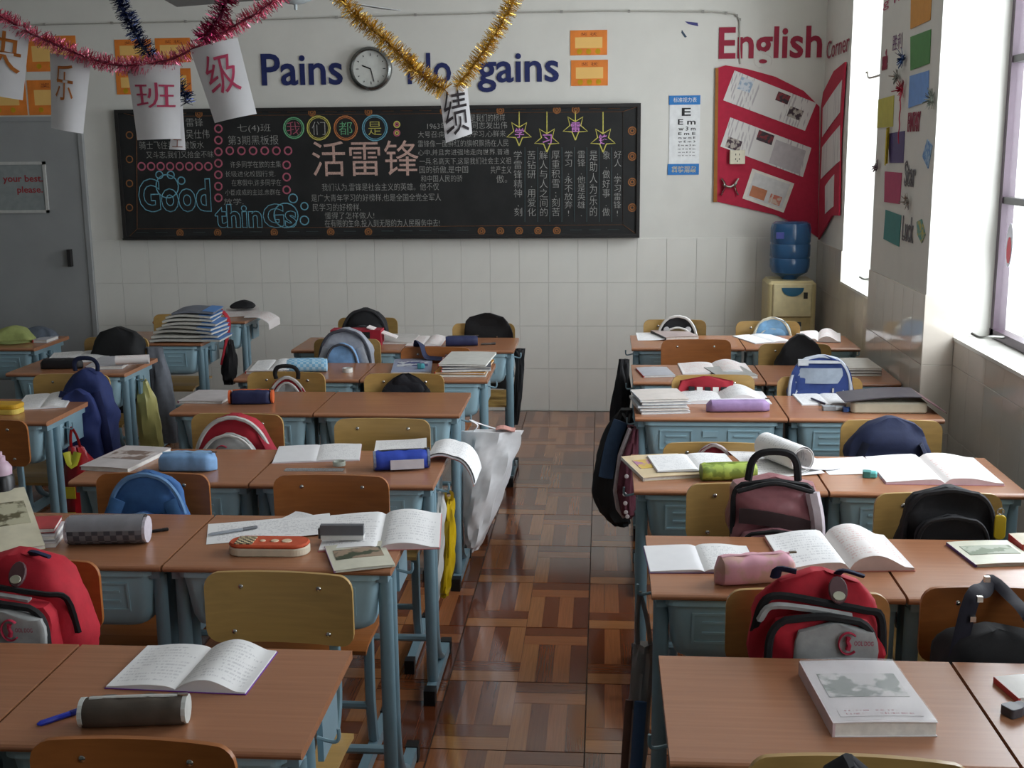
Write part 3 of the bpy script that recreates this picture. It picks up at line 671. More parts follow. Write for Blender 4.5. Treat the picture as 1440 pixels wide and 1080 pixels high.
# loose scraps of paint and tape on the wall
for q, c, s in (([(963, 30), (981, 32), (982, 37), (968, 34)], (60, 60, 120), 'dark blue scrap of tape high on the wall'), ([(959, 42), (966, 52), (963, 53), (958, 46)], (50, 70, 90), 'thin curved dark scrap on the wall')):
    tag(wall_poly(q, WY-.002, WY).build('tape_scrap', mat(c, .6)), s, 'tape')

# ================================================================ water dispenser
wd = thing('water_dispenser', 'cream floor water dispenser with a blue bottle in the corner', 'dispenser', (1.215, 7.83, 0))
cream = mat((206, 190, 142), .35, var=.03); dark_c = mat((150, 134, 96), .5)
MB().prism(rrect(-.155, .155, -.155, .16, .03), .0, .95, .02).build('body', cream, wd)
MB().prism(rrect(-.125, .125, -.17, -.14, .012), .72, .935, .006).build('front_panel', mat((214, 200, 156), .3), wd)
disc = [(.07*math.cos(PI+PI*k/12), .055*math.sin(PI+PI*k/12)) for k in range(13)]
MB().loops([[(x, -.171, .91+z) for x, z in disc], [(x, -.176, .91+z) for x, z in disc]]).build('blue_badge', mat((36, 92, 120), .3), wd)
MB().box(.07, .095, -.174, -.169, .84, .88).build('sticker', mat((40, 36, 30), .5), wd)
MB().box(-.12, .12, -.158, -.152, .52, .715).build('tap_recess', mat((196, 172, 118), .5), wd)
for x, c in ((-.045, (170, 60, 60)), (.045, (60, 70, 80))):
    tp = MB().box(x-.014, x+.014, -.20, -.15, .64, .665).build('tap', mat((214, 206, 186), .4), wd); MB().box(x-.010, x+.010, -.205, -.17, .665, .69).build('tap_lever', mat(c, .4), tp)
MB().box(-.12, .12, -.19, -.15, .45, .475).build('drip_tray', dark_c, wd)
bt = thing('water_bottle', 'large translucent blue water bottle upside down on the dispenser', 'bottle', (1.215, 7.83, .95))
prof = [(.05, -.0), (.06, .015), (.115, .045), (.127, .08), (.129, .13), (.123, .14), (.129, .15), (.129, .22), (.123, .232), (.129, .244), (.129, .33), (.12, .36), (.10, .372), (.0, .374)]
bm_ = mat((70, 120, 170), .12, var=.05, scale=4, trans=.5); MB().lathe(prof, 28).build('bottle_body', bm_, bt, True)
MB().box(-.11, -.06, -.128, -.108, .27, .31).build('bottle_label', mat((40, 50, 130), .5), bt)

# ================================================================ backpacks
def dome_w(z, w, h, z0, p):
    if z <= z0: return w*(.93+.07*min(1, z/max(z0*.25, .01)))
    k = min(1, (z-z0)/(h-z0)); return w*max(0, (1-k**p))**(1/p)
def sgn(x): return -1 if x < 0 else 1
def bag_body(w, h, d, z0=.62, p=2.3, seed=0, wr=.006, ex=.55, rows=16, n=30, top_keep=.35):
    rnd = random.Random(seed); ph = [rnd.uniform(0, 6.28) for _ in range(6)]; b = MB(); L = []
    for j in range(rows+1):
        z = h*(1-(1-j/rows)**1.25) if j < rows else h
        z = h*(j/rows)**.85
        ww = dome_w(z, w, h, h*z0, p); k = max(0, (z/h-z0)/(1-z0)); dd = d*(1-(1-top_keep)*k**1.8)*(.9+.1*min(1, z/(.15*h)))
        if j == rows: ww = w*.12
        ring = []
        for i in range(n):
            a = 2*PI*i/n; cx, sy = math.cos(a), math.sin(a)
            x = sgn(cx)*abs(cx)**ex*ww/2; y = sgn(sy)*abs(sy)**ex*dd/2
            q = wr*(math.sin(a*3+z*31+ph[0])+math.sin(a*5-z*47+ph[1])*.6+math.sin(z*60+a*2+ph[2])*.5)
            ring.append((x*(1+q/max(w, .1)*2), y+q*(-1 if sy < 0 else .3), z))
        L.append(ring)
    b.loops(L); return b
def arc_path(w, h, z0, p, y, za=0., n=24, inset=0):
    pts = []
    w -= inset*2; h -= inset
    zs = [za+(h-za)*(k/n)**.6 for k in range(n)]+[h*.9995]
    lft = [(-dome_w(z, w, h, h*z0, p)/2, y, z) for z in zs]; lft[-1] = (-w*.05, y, h)
    return lft+[(-x, yy, z) for x, yy, z in reversed(lft)]
def cloth(c, rough=.8, v=.1): return mat(c, rough, var=v, scale=40, bump=.25)
def backpack(key, x0, x1, ytop, label, main, d=.17, pocket=None, trim=None, panel=None, handle=None, seed=0, z0=.62, p=2.4, base=.448, yoff=0, pk=(.8, .84), logo=None, strap=None, cat='backpack', name='backpack', wide=0, pz0=.6, gloss=.8, extra=None, rz=0, wr=.006):
    cx, cy = CH_[key]
    if key[0] in 'LR' and key[1] in '123456':
        back = (L_Y if key[0] == 'L' else R_Y)[int(key[1])-1]+DD+.02; d = min(d, (cy-.03-back)/(1.5 if (pocket or extra or strap) else 1.1))
    yc = cy-.025-d/2+yoff
    a, b = ony(x0, ytop+30, yc), ony(x1, ytop+30, yc); top = ony((x0+x1)/2, ytop, yc).z
    w = (b.x-a.x)*.97; h = top-base; xc = (a.x+b.x)/2
    t = thing(name, label, cat, (xc, yc, base), rz)
    bag_body(w, h, d, z0, p, seed, wr).build('body', cloth(main, gloss), t, True)
    fr = -d/2
    if trim: MB().tube(arc_path(w, h, z0, p, fr*.62, .0, inset=.006), .008, 6).build('zip_band', cloth(trim), t, True)
    if pocket:
        pw, phh = w*pk[0], h*pk[1]; pd = d*.5
        pb = bag_body(pw, phh, pd, pz0, p, seed+3, wr*.6); po = pb.build('front_pocket', cloth(pocket, gloss), t, True, (0, fr-pd*.18, 0))
        if trim: MB().tube(arc_path(pw, phh, pz0, p, -pd*.36, .0, inset=.004), .006, 6).build('pocket_zip', cloth(trim), po, True)
        if panel:
            qw, qh = pw*.72, phh*.82; bag_body(qw, qh, pd*.5, pz0, p, seed+5, wr*.4).build('pocket_panel', cloth(panel, gloss), po, True, (0, -pd*.34, 0))
    if handle: MB().tube([(-.05, 0, h-.012), (-.052, -.005, h+.02), (-.03, -.01, h+.045), (.03, -.01, h+.045), (.052, -.005, h+.02), (.05, 0, h-.012)], .010, 6, ry=.004).build('handle', cloth(handle), t, True)
    if strap:
        for s in (-1, 1): MB().tube([(s*w*.3, fr*.95, h*.80), (s*w*.42, fr-.012, h*.58), (s*w*.48, fr-.01, h*.3), (s*w*.46, fr*.8, .02)], .022, 6, ry=.006).build('shoulder_strap', cloth(strap), t, True)
    if extra: extra(t, w, h, d)
    MB().box(w*.18, w*.18+.008, fr*.9-.012, fr*.9, h*.66, h*.70).build('zip_pull', chrome, t)
    return t
RED, GRY, BLK, NVY = (176, 22, 42), (150, 152, 154), (22, 22, 25), (24, 34, 66)
def cool_dog(t, w, h, d):
    # flap over the top, black zip bands, grey pocket with the ring logo
    fr = -d/2
    pw, ph_ = w*.80, h*.835; pd = d*.5
    po = bag_body(pw, ph_, pd, .74, 3.4, 5, .004, top_keep=.6).build('front_pocket', cloth(RED), t, True, (0, fr-pd*.12, 0))
    MB().tube(arc_path(pw, ph_, .74, 3.4, -pd*.44, 0, inset=.004), .009, 6).build('pocket_zip', cloth(BLK), po, True)
    bag_body(pw*.76, ph_*.965, pd*.5, .8, 4, 6, .002, top_keep=.8).build('pocket_panel', cloth((158, 160, 160)), po, True, (.028, -pd*.50, -.002))
    MB().tube([(-w*.47, fr*.5, h*.70), (-w*.42, fr*.9, h*.86), (-w*.30, fr*1.05, h*.905), (w*.05, fr*1.15, h*.875), (w*.32, fr*1.05, h*.84), (w*.45, fr*.8, h*.80), (w*.49, fr*.6, h*.6)], .010, 6, ry=.006).build('flap_zip', cloth(BLK), t, True)
    MB().tube([(-w*.44, fr*.9, h*.78), (-w*.36, fr*1.1, h*.855), (-w*.1, fr*1.2, h*.85), (w*.22, fr*1.15, h*.815)], .014, 6, ry=.008).build('grey_piping', cloth((170, 172, 172)), t, True)
    MB().prism([(.020*math.cos(2*PI*k/16), .030*math.sin(2*PI*k/16)) for k in range(16)], 0, .008, .002).build('oval_badge', mat((90, 60, 64), .4), t, False, (w*.12, fr*.80-.012, h*.935), (PI/2-.6, 0, 0))
    MB().prism([(.013*math.cos(2*PI*k/14), .010*math.sin(2*PI*k/14)) for k in range(14)], 0, .004, .001).build('badge_plate', mat((190, 190, 170), .35, .4), t, False, (w*.12, fr*.80-.026, h*.920), (PI/2-.6, 0, 0))
    y = fr-pd*.12-pd*.50-pd*.25-.005
    pink = mat((172, 36, 66), .7); lz = h*.715
    ring = [(.052+.020*math.cos(a), y, lz+.024*math.sin(a)) for a in [math.radians(k) for k in range(45, 316, 15)]]
    MB().tube(ring, .0045, 6, ry=.002).build('logo_ring', pink, t)
    MB().tube([(.052, y-.001, lz+.014), (.050, y-.001, lz+.005), (.054, y-.001, lz-.004), (.051, y-.001, lz-.014)], [.006, .004, .005, .006], 6).build('logo_figure', pink, t)
    fit_text('logo_lettering', 'OOL DOG', (.064, y-.001, lz-.004), (1, 0, 0), (0, 0, 1), .040, .010, mat((150, 60, 84), .7), t, bold=.02)
    for s in (-1, 1): MB().tube([(s*w*.5, fr*.4, h*.12), (s*w*.56, fr*.7, h*.3), (s*w*.5, fr*.6, h*.42)], .014, 6, ry=.005).build('side_strap', cloth(BLK), t, True)
    MB().tube([(-.09, 0, h-.02), (-.085, -.02, h+.006), (-.05, -.03, h+.004)], .012, 6, ry=.005).build('carry_loop', cloth(NVY), t, True)
    MB().tube([(.04, 0, h-.012), (.05, -.03, h+.008), (.09, -.035, h-.002)], .012, 6, ry=.005).build('carry_loop', cloth(NVY), t, True)
backpack('R1l', 1052, 1246, 800, 'large red backpack with black zips and grey logo pocket, right block', RED, .19, extra=cool_dog, seed=1, z0=.55, p=2.6)
backpack('L1l', -62, 122, 774, 'large red backpack with grey logo pocket cut off by the left edge', RED, .19, extra=cool_dog, seed=2, z0=.55, p=2.6)
def pink_extra(t, w, h, d):
    fr = -d/2
    MB().tube([(-w*.44, fr*.95, h*.93), (0, fr*.9, h*.985), (w*.44, fr*.95, h*.93)], .007, 6).build('top_zip', cloth(BLK), t, True)
    MB().tube([(w*.44, fr*.8, h*.92), (w*.51, fr*1.0, h*.7), (w*.5, fr*1.02, h*.35), (w*.42, fr, 0)], .02, 6, ry=.02).build('white_piping', cloth((200, 190, 196), .4), t, True)
    MB().sheet(lambda u, v: (w*(-.42+.84*u), fr*1.06-.01*math.sin(u*PI), h*(.72+.10*v-.08*u*u)), 8, 3, .004).build('dark_gusset', cloth((60, 44, 46)), t)
backpack('R2l', 1024, 1146, 668, 'metallic pink backpack with a tall black handle', (150, 96, 102), .19, pocket=(152, 104, 112), trim=BLK, handle=None, seed=4, z0=.8, p=4, pk=(.85, .70), gloss=.32, extra=lambda t, w, h, d: (pink_extra(t, w, h, d), MB().tube([(-.07, -.02, h-.01), (-.06, -.03, h+.05), (-.03, -.035, h+.075), (.03, -.035, h+.075), (.06, -.03, h+.05), (.07, -.02, h-.01)], .011, 6, ry=.006).build('handle', cloth(BLK), t, True)))
backpack('R2r', 1264, 1400, 683, 'rounded black backpack with yellow keyring, second row by the wall', (16, 17, 22), .19, pocket=(20, 21, 26), trim=(30, 30, 34), seed=5, z0=.6, p=3.2)
backpack('R3l', 968, 1038, 624, 'dark red bag with white zip edge, third row of right block', (120, 22, 40), .12, trim=(170, 160, 160), seed=6, z0=.6, p=2, base=.425)
backpack('R3r', 1186, 1316, 586, 'navy blue backpack with shoulder straps facing outward', NVY, .16, strap=(18, 26, 52), seed=7, z0=.55, p=2.1)
backpack('R4l', 955, 1032, 529, 'red, white and black bag in the fourth row of right block', (150, 24, 40), .12, seed=8, z0=.85, p=5, extra=lambda t, w, h, d: [MB().box(w*(-.34+.15*k), w*(-.34+.15*k+.11), -d/2-.008, -d/2+.012, h*.70, h*.88).build('colour_block', cloth((206, 204, 200) if k % 2 else BLK), t) for k in range(5)])
def blue_extra(t, w, h, d):
    fr = -d/2
    MB().sheet(lambda u, v: (w*(-.40+.8*u), fr*1.03-.012*math.sin(u*PI), h*(.74+.14*v)), 8, 3, .004).build('grey_mesh_panel', cloth((136, 146, 158)), t)
    MB().box(-w*.3, w*.3, fr*1.04-.012, fr*1.0, h*.925, h*.95).build('light_strap', cloth((176, 180, 184)), t)
    MB().box(-w*.36, -w*.2, fr*1.04-.014, fr*1.0, h*.905, h*.96).build('strap_tab', cloth((176, 180, 184)), t)
backpack('R4r', 1107, 1201, 499, 'royal blue and grey backpack, fourth row by the wall', (30, 52, 108), .17, pocket=(28, 46, 110), trim=(170, 176, 186), seed=9, z0=.6, p=2.6, pk=(.84, .80), extra=blue_extra)
backpack('R5r', 1085, 1166, 470, 'plain black backpack, fifth row of right block', BLK, .16, seed=10, z0=.35, p=2)
backpack('R6l', 921, 983, 443, 'black and white skull patterned bag by the back wall', (26, 26, 30), .14, pocket=(120, 104, 70), trim=(206, 204, 200), seed=11, z0=.5, extra=lambda t, w, h, d: [MB().lathe([(0, .003), (.016, .002), (.018, 0)], 10).build('white_print', mat((190, 188, 190), .7), t, False, (w*(-.25+.25*k), -d/2-.002, h*.80), (PI/2-.2, 0, 0)) for k in range(3)])
backpack('R6r', 1055, 1116, 446, 'light blue backpack with cream trim by the dispenser', (122, 168, 206), .15, pocket=(132, 176, 210), trim=(206, 200, 180), seed=12, z0=.5)
backpack('L2l', 148, 270, 662, 'denim blue backpack with front pocket, second row of left block', (56, 100, 156), .17, pocket=(48, 88, 148), trim=(100, 140, 184), strap=(64, 110, 164), seed=13, z0=.45, pk=(.56, .72))
def ring_logo(t, w, h, d):
    fr = -d/2; y = fr*1.62-.0
    MB().tube([(-.02+.024*math.cos(a), y, h*.70+.024*math.sin(a)) for a in [math.radians(k) for k in range(45, 316, 18)]], .005, 6, ry=.002).build('logo_ring', mat((160, 36, 60), .7), t)
    fit_text('logo_lettering', 'OOL DOG', (-.005, y, h*.70-.004), (1, 0, .12), (0, 0, 1), .045, .010, mat((150, 60, 84), .7), t, bold=.02)
    MB().tube([(w*.32, fr*.3, h*.86), (w*.5, fr*.6, h*.62), (w*.66, fr*.4, h*.42), (w*.74, 0, h*.3)], .028, 6, ry=.01).build('red_strap', cloth((150, 24, 44)), t, True)
backpack('L3l', 272, 392, 582, 'red backpack with round grey logo pocket, third row of left block', (166, 28, 46), .17, pocket=(168, 168, 166), trim=(196, 194, 190), seed=14, z0=.4, p=2.2, pk=(.78, .86), pz0=.45, extra=ring_logo)
backpack('L4l', 370, 440, 529, 'grey and red backpack with standing black handle', (164, 28, 44), .15, pocket=(164, 164, 164), trim=(180, 178, 176), handle=BLK, seed=15, z0=.4, p=2, pk=(.8, .93), pz0=.4)
backpack('L4r', 527, 616, 525, 'flat black bag, fourth row of left block', (24, 26, 34), .15, strap=BLK, seed=16, z0=.4, p=2)
backpack('L5l', 449, 526, 461, 'grey backpack with sky blue centre, fifth row of left block', (150, 154, 164), .17, pocket=(118, 156, 198), trim=(70, 72, 80), seed=17, z0=.55, pk=(.62, .86), strap=(160, 164, 172))
backpack('L6l', 479, 550, 433, 'black and grey backpack by the back wall, left block', (24, 25, 28), .17, pocket=(58, 60, 64), trim=(40, 40, 44), seed=18, z0=.45, pk=(.8, .8))
backpack('L6r', 649, 722, 440, 'plain black backpack slumped to the right by the back wall', (14, 14, 16), .16, seed=19, z0=.5, p=3, rz=.0)
backpack('Fa', 88, 160, 518, 'navy backpack with grey side and a loop handle, far left', (28, 42, 92), .17, pocket=(30, 44, 98), handle=NVY, seed=20, z0=.5, p=2.2, base=.42, strap=(24, 34, 80))
backpack('Fb', 129, 206, 460, 'large black backpack at the far left beside the paper stack', (14, 15, 17), .17, seed=21, z0=.45, p=3)
backpack('R0', 1142, 1244, 1068, 'black bag barely visible at the bottom edge of the photo', (18, 18, 26), .12, seed=22, z0=.6)
kt = thing('keyring', 'yellow plastic keyring hanging beside the rounded black backpack', 'keyring', ony(1405, 738, CH_['R2r'][1]-.1)); MB().prism(rrect(-.016, .016, -.04, .03, .012), 0, .01, .002).build('tag_plate', mat((206, 176, 30), .45), kt, False, rot=(PI/2, 0, 0)); MB().tube([(.009*math.cos(k*PI/6), -.006, .04+.009*math.sin(k*PI/6)) for k in range(12)], .002, 5, True).build('metal_ring', chrome, kt)
# shoulder bag with white print at the right edge
cx, cy = CH_['R1r']; yb_ = cy-.10
a, b = ony(1316, 905, yb_), ony(1470, 905, yb_)
sb = thing('shoulder_bag', 'black shoulder bag with white printed stripe on the chair at right edge', 'bag', ((a.x+b.x)/2, yb_, .448))
w = b.x-a.x; h = ony(1380, 880, yb_).z-.448
bag_body(w, h, .14, .7, 3, 30).build('body', cloth(BLK), sb, True)
MB().sheet(lambda u, v: (w*(-.36+.8*u), -.076-.004*math.sin(u*PI), h*(.42+.26*v)), 8, 3, .003).build('printed_stripe', patches((196, 190, 196), (60, 50, 80), 14, thr=.56), sb)
top = Vector((ony(1388, 822, cy).x-sb.location.x, cy-sb.location.y, .83-.448))
MB().tube([(-w*.36, -.04, h*.8), (-w*.2, 0, h+.06), tuple(top+Vector((-.01, -.02, 0))), tuple(top+Vector((.02, .02, .005))), tuple(top+Vector((.05, -.02, -.02))), (w*.3, -.02, h+.03), (w*.45, -.03, h*.85)], .018, 6, ry=.005).build('strap', cloth((20, 18, 34)), sb, True)
for k in range(3): MB().box(-w*.24+k*.012, -w*.24+k*.012+.012, -.03, -.02, h+.02+k*.045, h+.032+k*.045).build('strap_buckle', chrome, sb)
# navy strap over an orange chair back
cx, cy = CH_['L5r']; st = thing('fabric_belt', 'navy cloth belt lying over the bright orange chair back', 'belt', (cx, cy, .83))
MB().tube([(-.08, .02, -.12), (-.09, .03, 0), (-.07, -.012, .006), (-.05, -.016, -.05), (.0, -.018, -.06), (.09, -.016, -.065)], .03, 6, ry=.004).build('strap', cloth(NVY), st, True)

# ================================================================ things on the desks
TZ = .7497
paper_m = mat((226, 226, 228), .75, var=.02); page_m = printed((226, 226, 226), (110, 112, 124), 18, .32)
page_w = printed((230, 230, 230), (90, 90, 110), 14, .28, key2='w', wscale=60); page_p = printed((228, 222, 220), (200, 120, 110), 16, .35, key2='p')
def quad(nl, nr, fl, z=TZ):
    a, b, c = onz(*nl, z), onz(*nr, z), onz(*fl, z); ux = (b-a); w = ux.length; ux.normalize(); uy = Vector((-ux.y, ux.x, 0)); d = max(.05, (c-a).dot(uy)); sk = (c-a).dot(ux)
    return a+ux*(w/2)+uy*(d/2), math.atan2(ux.y, ux.x), w, d
def open_book(nl, nr, fl, label, t=.010, cover=(206, 200, 210), pages=None, lift=.012, z=TZ, rise=0, cat='book', name='open_book', th=None, edge=None):
    c, rz, w, d = quad(nl, nr, fl, z)
    o = thing(name, label, cat, (c.x, c.y, z), rz); pages = pages or page_m
    MB().box(-w/2-.002, w/2+.002, -d/2-.002, d/2+.002, 0, .0016).build('cover', mat(cover, .5), o)
    em = mat(edge, .7) if edge else paper_m
    for s in (-1, 1):
        def hgt(u):      # u 0 at the gutter, 1 at the outer edge
            return .0022+t*(1-u*.75)*min(1, u*9+.15)+lift*(math.sin(min(1, u*1.15)*PI)**1.2)*(.22 if s < 0 else 1)+(rise*u*u if s > 0 else 0)
        nu = 14; b = MB(); L = []
        for k in range(nu+1):
            u = k/nu; x = s*w/2*u; zt = hgt(u); L.append([(x, -d/2, .0016), (x, d/2, .0016), (x, d/2, zt), (x, -d/2, zt)])
        if s < 0: L = [list(reversed(q)) for q in L]
        b.loops(L); b.build('page_block', em, o, True)
        m = pages if not isinstance(pages, tuple) else pages[0 if s < 0 else 1]
        g = MB(); f = (lambda u, v: (s*w/2*u*.995, -d/2+d*v, hgt(u)+.0012)) if s > 0 else (lambda u, v: (-w/2*(1-u)*.995, -d/2+d*v, hgt(1-u)+.0012))
        g.sheet(f, nu, 4, .0008); g.build('top_page', m, o, True)
    return o
def closed_book(nl, nr, fl, label, t=.012, cover=(200, 200, 205), pic=None, spine=(190, 60, 60), z=TZ, cat='book', name='textbook', tilt=0, title=False, group=None, zq=None):
    c, rz, w, d = quad(nl, nr, fl, z if zq is None else zq); o = thing(name, label, cat, (c.x, c.y, z), rz, group); o.rotation_euler.y = tilt
    MB().box(-w/2, w/2, -d/2, d/2, 0, .0015).build('back_cover', mat(cover, .4), o); MB().box(-w/2+.002, w/2-.002, -d/2+.003, d/2-.003, .0015, t-.0015).build('page_block', mat((222, 220, 214), .8, var=.1, scale=60), o)
    MB().sheet(lambda u, v: (-w/2+w*u, -d/2+d*v, t+.002*math.sin(u*PI)), 6, 4, .0015).build('front_cover', mat(cover, .35), o)
    MB().box(-w/2-.001, -w/2+.004, -d/2, d/2, .0, t).build('spine', mat(spine, .5), o)
    if pic: MB().sheet(lambda u, v: (-w/2+w*(.1+.8*u), -d/2+d*(.38+.38*v), t+.0012+.002*math.sin((.1+.8*u)*PI)), 6, 3, .0008).build('cover_picture', patches(pic[0], pic[1], 22), o)
    if title: MB().sheet(lambda u, v: (-w/2+w*(.1+.8*u), -d/2+d*(.08+.1*v), t+.0012+.002*math.sin((.1+.8*u)*PI)), 6, 2, .0008).build('cover_title', printed(cover, (150, 50, 70), 2, .8, key2='t'), o)
    return o
def sheet(nl, nr, fl, label, m=None, z=TZ, curl=.006, name='paper_sheet', cat='paper'):
    c, rz, w, d = quad(nl, nr, fl, z); o = thing(name, label, cat, (c.x, c.y, z), rz)
    MB().sheet(lambda u, v: (-w/2+w*u, -d/2+d*v, .0012+curl*(u**3+.4*math.sin(v*PI)*u)), 8, 5, .0007).build('leaf', m or page_w, o, True); return o
def stack(nl, nr, fl, n, label, cols, t=.009, group=None, wob=.12, z=TZ):
    for k in range(n):
        j = random.uniform(-4, 4)
        closed_book((nl[0]+j, nl[1]), (nr[0]+j, nr[1]), (fl[0]+j, fl[1]), label % ROWS_[k] if '%s' in label else label, t, cols[k % len(cols)], z=z+k*(t+.0035), zq=z, spine=cols[(k+1) % len(cols)], group=group).rotation_euler.z += random.uniform(-wob, wob)
ROWS_ = ['lowest', 'second', 'third', 'fourth', 'fifth', 'sixth', 'seventh']
def pencil_case(pl, pr, h, label, c, d=.07, kind='box', trim=None, z=TZ, m=None, zipc=(60, 60, 64), pk=None, seed=0):
    a, b = onz(*pl, z), onz(*pr, z); mid = (a+b)/2; w = (b-a).length; rz = math.atan2(b.y-a.y, b.x-a.x)
    n_ = Vector((-math.sin(rz), math.cos(rz), 0)); mid = mid+n_*(d/2)
    o = thing('pencil_case', label, 'pencil case', (mid.x, mid.y, z), rz); body = MB(); L = []; N = 20; K = 14; ex = {'box': .45, 'round': .85, 'soft': .65}[kind]
    rnd = random.Random(seed); ph = rnd.uniform(0, 6)
    for k in range(K+1):
        u = k/K; e = min(u, 1-u)*2; s = min(1, (1-(1-min(1, e*3.2))**2)**.5*.75+.25) if kind != 'round' else min(1, .86+e*2)
        q = .04*math.sin(u*17+ph)+.03*math.sin(u*31)
        L.append([(-w/2+w*u, sgn(math.cos(2*PI*i/N))*abs(math.cos(2*PI*i/N))**ex*d/2*s*(1+q*.5), h/2+sgn(math.sin(2*PI*i/N))*abs(math.sin(2*PI*i/N))**ex*h/2*(s*(1+q) if math.sin(2*PI*i/N) > 0 else 1)) for i in range(N)])
    body.loops(L); body.build('body', m or cloth(c, .6), o, True)
    MB().tube([(-w*.43, 0, h*.985), (-w*.2, 0, h*1.01), (w*.2, 0, h*1.005), (w*.43, 0, h*.985)], .005, 6, ry=.0025).build('zip', cloth(zipc), o)
    if trim:
        for s in (-1, 1):
            MB().loops([[(s*w*.5+dx, d*.5*r_*math.cos(2*PI*i/14), h*.5+h*.5*r_*math.sin(2*PI*i/14)) for i in range(14)] for dx, r_ in ((-.004, .8), (-.004, .98), (.004, .98), (.004, .8))]).build('end_cap', cloth(trim, .5), o)
    if pk:
        MB().sheet(lambda u, v: (-w/2+w*(.28+.62*u), -d*.5-.0035, h*(.12+.5*v)), 6, 3, .002).build('printed_panel', mat(pk, .6), o)
    MB().box(w*.43, w*.43+.018, -.004, .004, h*.98, h*.98+.004).build('zip_pull', chrome, o)
    return o
def pen(pa, pb, label, c, r=.0045, z=TZ, cat='pen'):
    a, b = onz(*pa, z+r), onz(*pb, z+r); o = thing('pen', label, cat, a); v = b-a
    MB().tube([(0, 0, 0), tuple(v*.08), tuple(v*.72)], [r*.35, r, r], 8).build('barrel', mat(c, .3), o, True); MB().tube([tuple(v*.70), tuple(v*.97), tuple(v)], [r*1.15, r*1.15, r*.7], 8).build('cap', mat(tuple(int(x*.6) for x in c), .3), o, True)
def eraser(px, py, w, d, h, c, label, rz=0, cat='eraser', z=TZ):
    p = onz(px, py, z); o = thing('eraser', label, cat, p, rz); MB().prism(rrect(-w/2, w/2, -d/2, d/2, min(w, d)*.25), 0, h, h*.2).build('block', mat(c, .5), o); MB().prism(rrect(-w/2, w*.1, -d/2-.0008, d/2+.0008, min(w, d)*.2), .0003, h+.0008, .001).build('sleeve', mat(tuple(int(v*.75) for v in c), .4), o)
# --- right block
tb = closed_book((1171, 1037), (1318, 1036), (1141, 948), 'thick textbook in a shiny clear cover, on the front right desk', .028, (214, 208, 210), ((120, 128, 122), (204, 200, 200)), (200, 180, 184), title=True)
c_, rz_, w_, d_ = quad((1171, 1037), (1318, 1036), (1141, 948))
MB().sheet(lambda u, v: (-w_/2+w_*u, -d_/2+d_*v, .0305+.004*math.sin(u*PI)+.002*math.sin(v*9)), 8, 6, .0006).build('clear_jacket', mat((225, 225, 228), .08, var=.02, alpha=.14), tb, True)
eraser(1428, 1004, .05, .03, .018, (92, 94, 102), 'grey rounded eraser on the front right desk edge', .5)
closed_book((1432, 990), (1500, 986), (1421, 958), 'small white booklet cut off by the right edge', .012, (206, 202, 196))
open_book((914, 806), (1068, 806), (911, 770), 'white open exercise book beside the pink pencil case', .006, (90, 50, 130), (paper_m, page_m), .004)
open_book((1104, 804), (1286, 803), (1069, 757), 'thick textbook lying open with arching right pages', .020, (200, 120, 110), (page_w, page_p), .024, edge=(214, 196, 192))
pencil_case((1012, 829), (1124, 822), .07, 'pale pink floral pencil case with a tab', (204, 150, 164), .075, 'soft', zipc=(206, 160, 170), m=patches((206, 150, 166), (190, 150, 140), 18), seed=2)
closed_book((1372, 798), (1462, 795), (1338, 766), 'thin booklet with a landscape picture on the second right desk', .008, (214, 214, 196), ((120, 132, 110), (170, 176, 160)), (90, 60, 120))
closed_book((1437, 776), (1490, 776), (1428, 760), 'brown-edged book cut off at the right edge, second row', .02, (180, 168, 140))
closed_book((905, 677), (990, 672), (884, 646), 'colourful magazine hanging over the aisle edge, third right row', .012, (206, 186, 150), ((200, 170, 80), (170, 120, 150)), (200, 196, 190))
open_book((925, 664), (1040, 661), (915, 642), 'lined notebook lying open on the colourful magazine', .004, (210, 210, 214), page_m, .003, z=TZ+.016)
pencil_case((989, 679), (1066, 677), .055, 'lime green dotted pencil case with green badge', (150, 168, 66), .07, 'round', m=patches((156, 176, 74), (120, 140, 56), 30), zipc=(120, 140, 56), seed=3)
sheet((1068, 672), (1160, 668), (1040, 634), 'wide white sheet under the rolled book, third right row')
rb = thing('rolled_book', 'book with pages rolled into a thick white scroll, third right row', 'book', onz(1128, 666, TZ+.004), .45)
MB().tube([(0, -.0, .045), (0, .20, .045)], .001, 4).build('spine_thread', paper_m, rb)
def spiral(u, v): a = -PI/2+u*PI*3.4; r = .045-.006*u*3.4/2; return (r*math.cos(a), .22*v, .046+r*math.sin(a))
MB().sheet(spiral, 40, 4, .0015).build('rolled_pages', page_m, rb, True)
MB().sheet(lambda u, v: (.0+.15*u, .22*v, .003+.02*(1-u)**2), 8, 4, .004).build('flat_pages', paper_m, rb, True)
sheet((1166, 668), (1240, 667), (1160, 645), 'white lined sheet across the desk seam, third right row', page_m)
eraser(1223, 671, .045, .028, .02, (90, 180, 176), 'teal eraser on the third right row desk', -.2)
open_book((1246, 681), (1412, 683), (1232, 645), 'wide open textbook by the window wall, third right row', .016, (200, 150, 170), (page_w, page_p), .008, edge=(214, 190, 196))
stack((902, 583), (970, 581), (899, 567), 5, 'white workbook, %s in the neat pile of the fourth right row', [(206, 210, 216), (214, 206, 200), (196, 204, 212)], .009, 'workbooks in the fourth right row pile', .04)
open_book((950, 568), (1085, 568), (930, 552), 'open notebook with raised pages behind the lilac pencil case', .008, (200, 200, 206), page_m, .03)
pencil_case((995, 581), (1084, 580), .05, 'lilac pencil case lying open with white zip', (150, 124, 168), .06, 'soft', zipc=(214, 210, 220), seed=4)
open_book((1128, 570), (1205, 570), (1118, 555), 'small open notebook with a pen, fourth right row', .004, (220, 220, 222), page_w, .003)
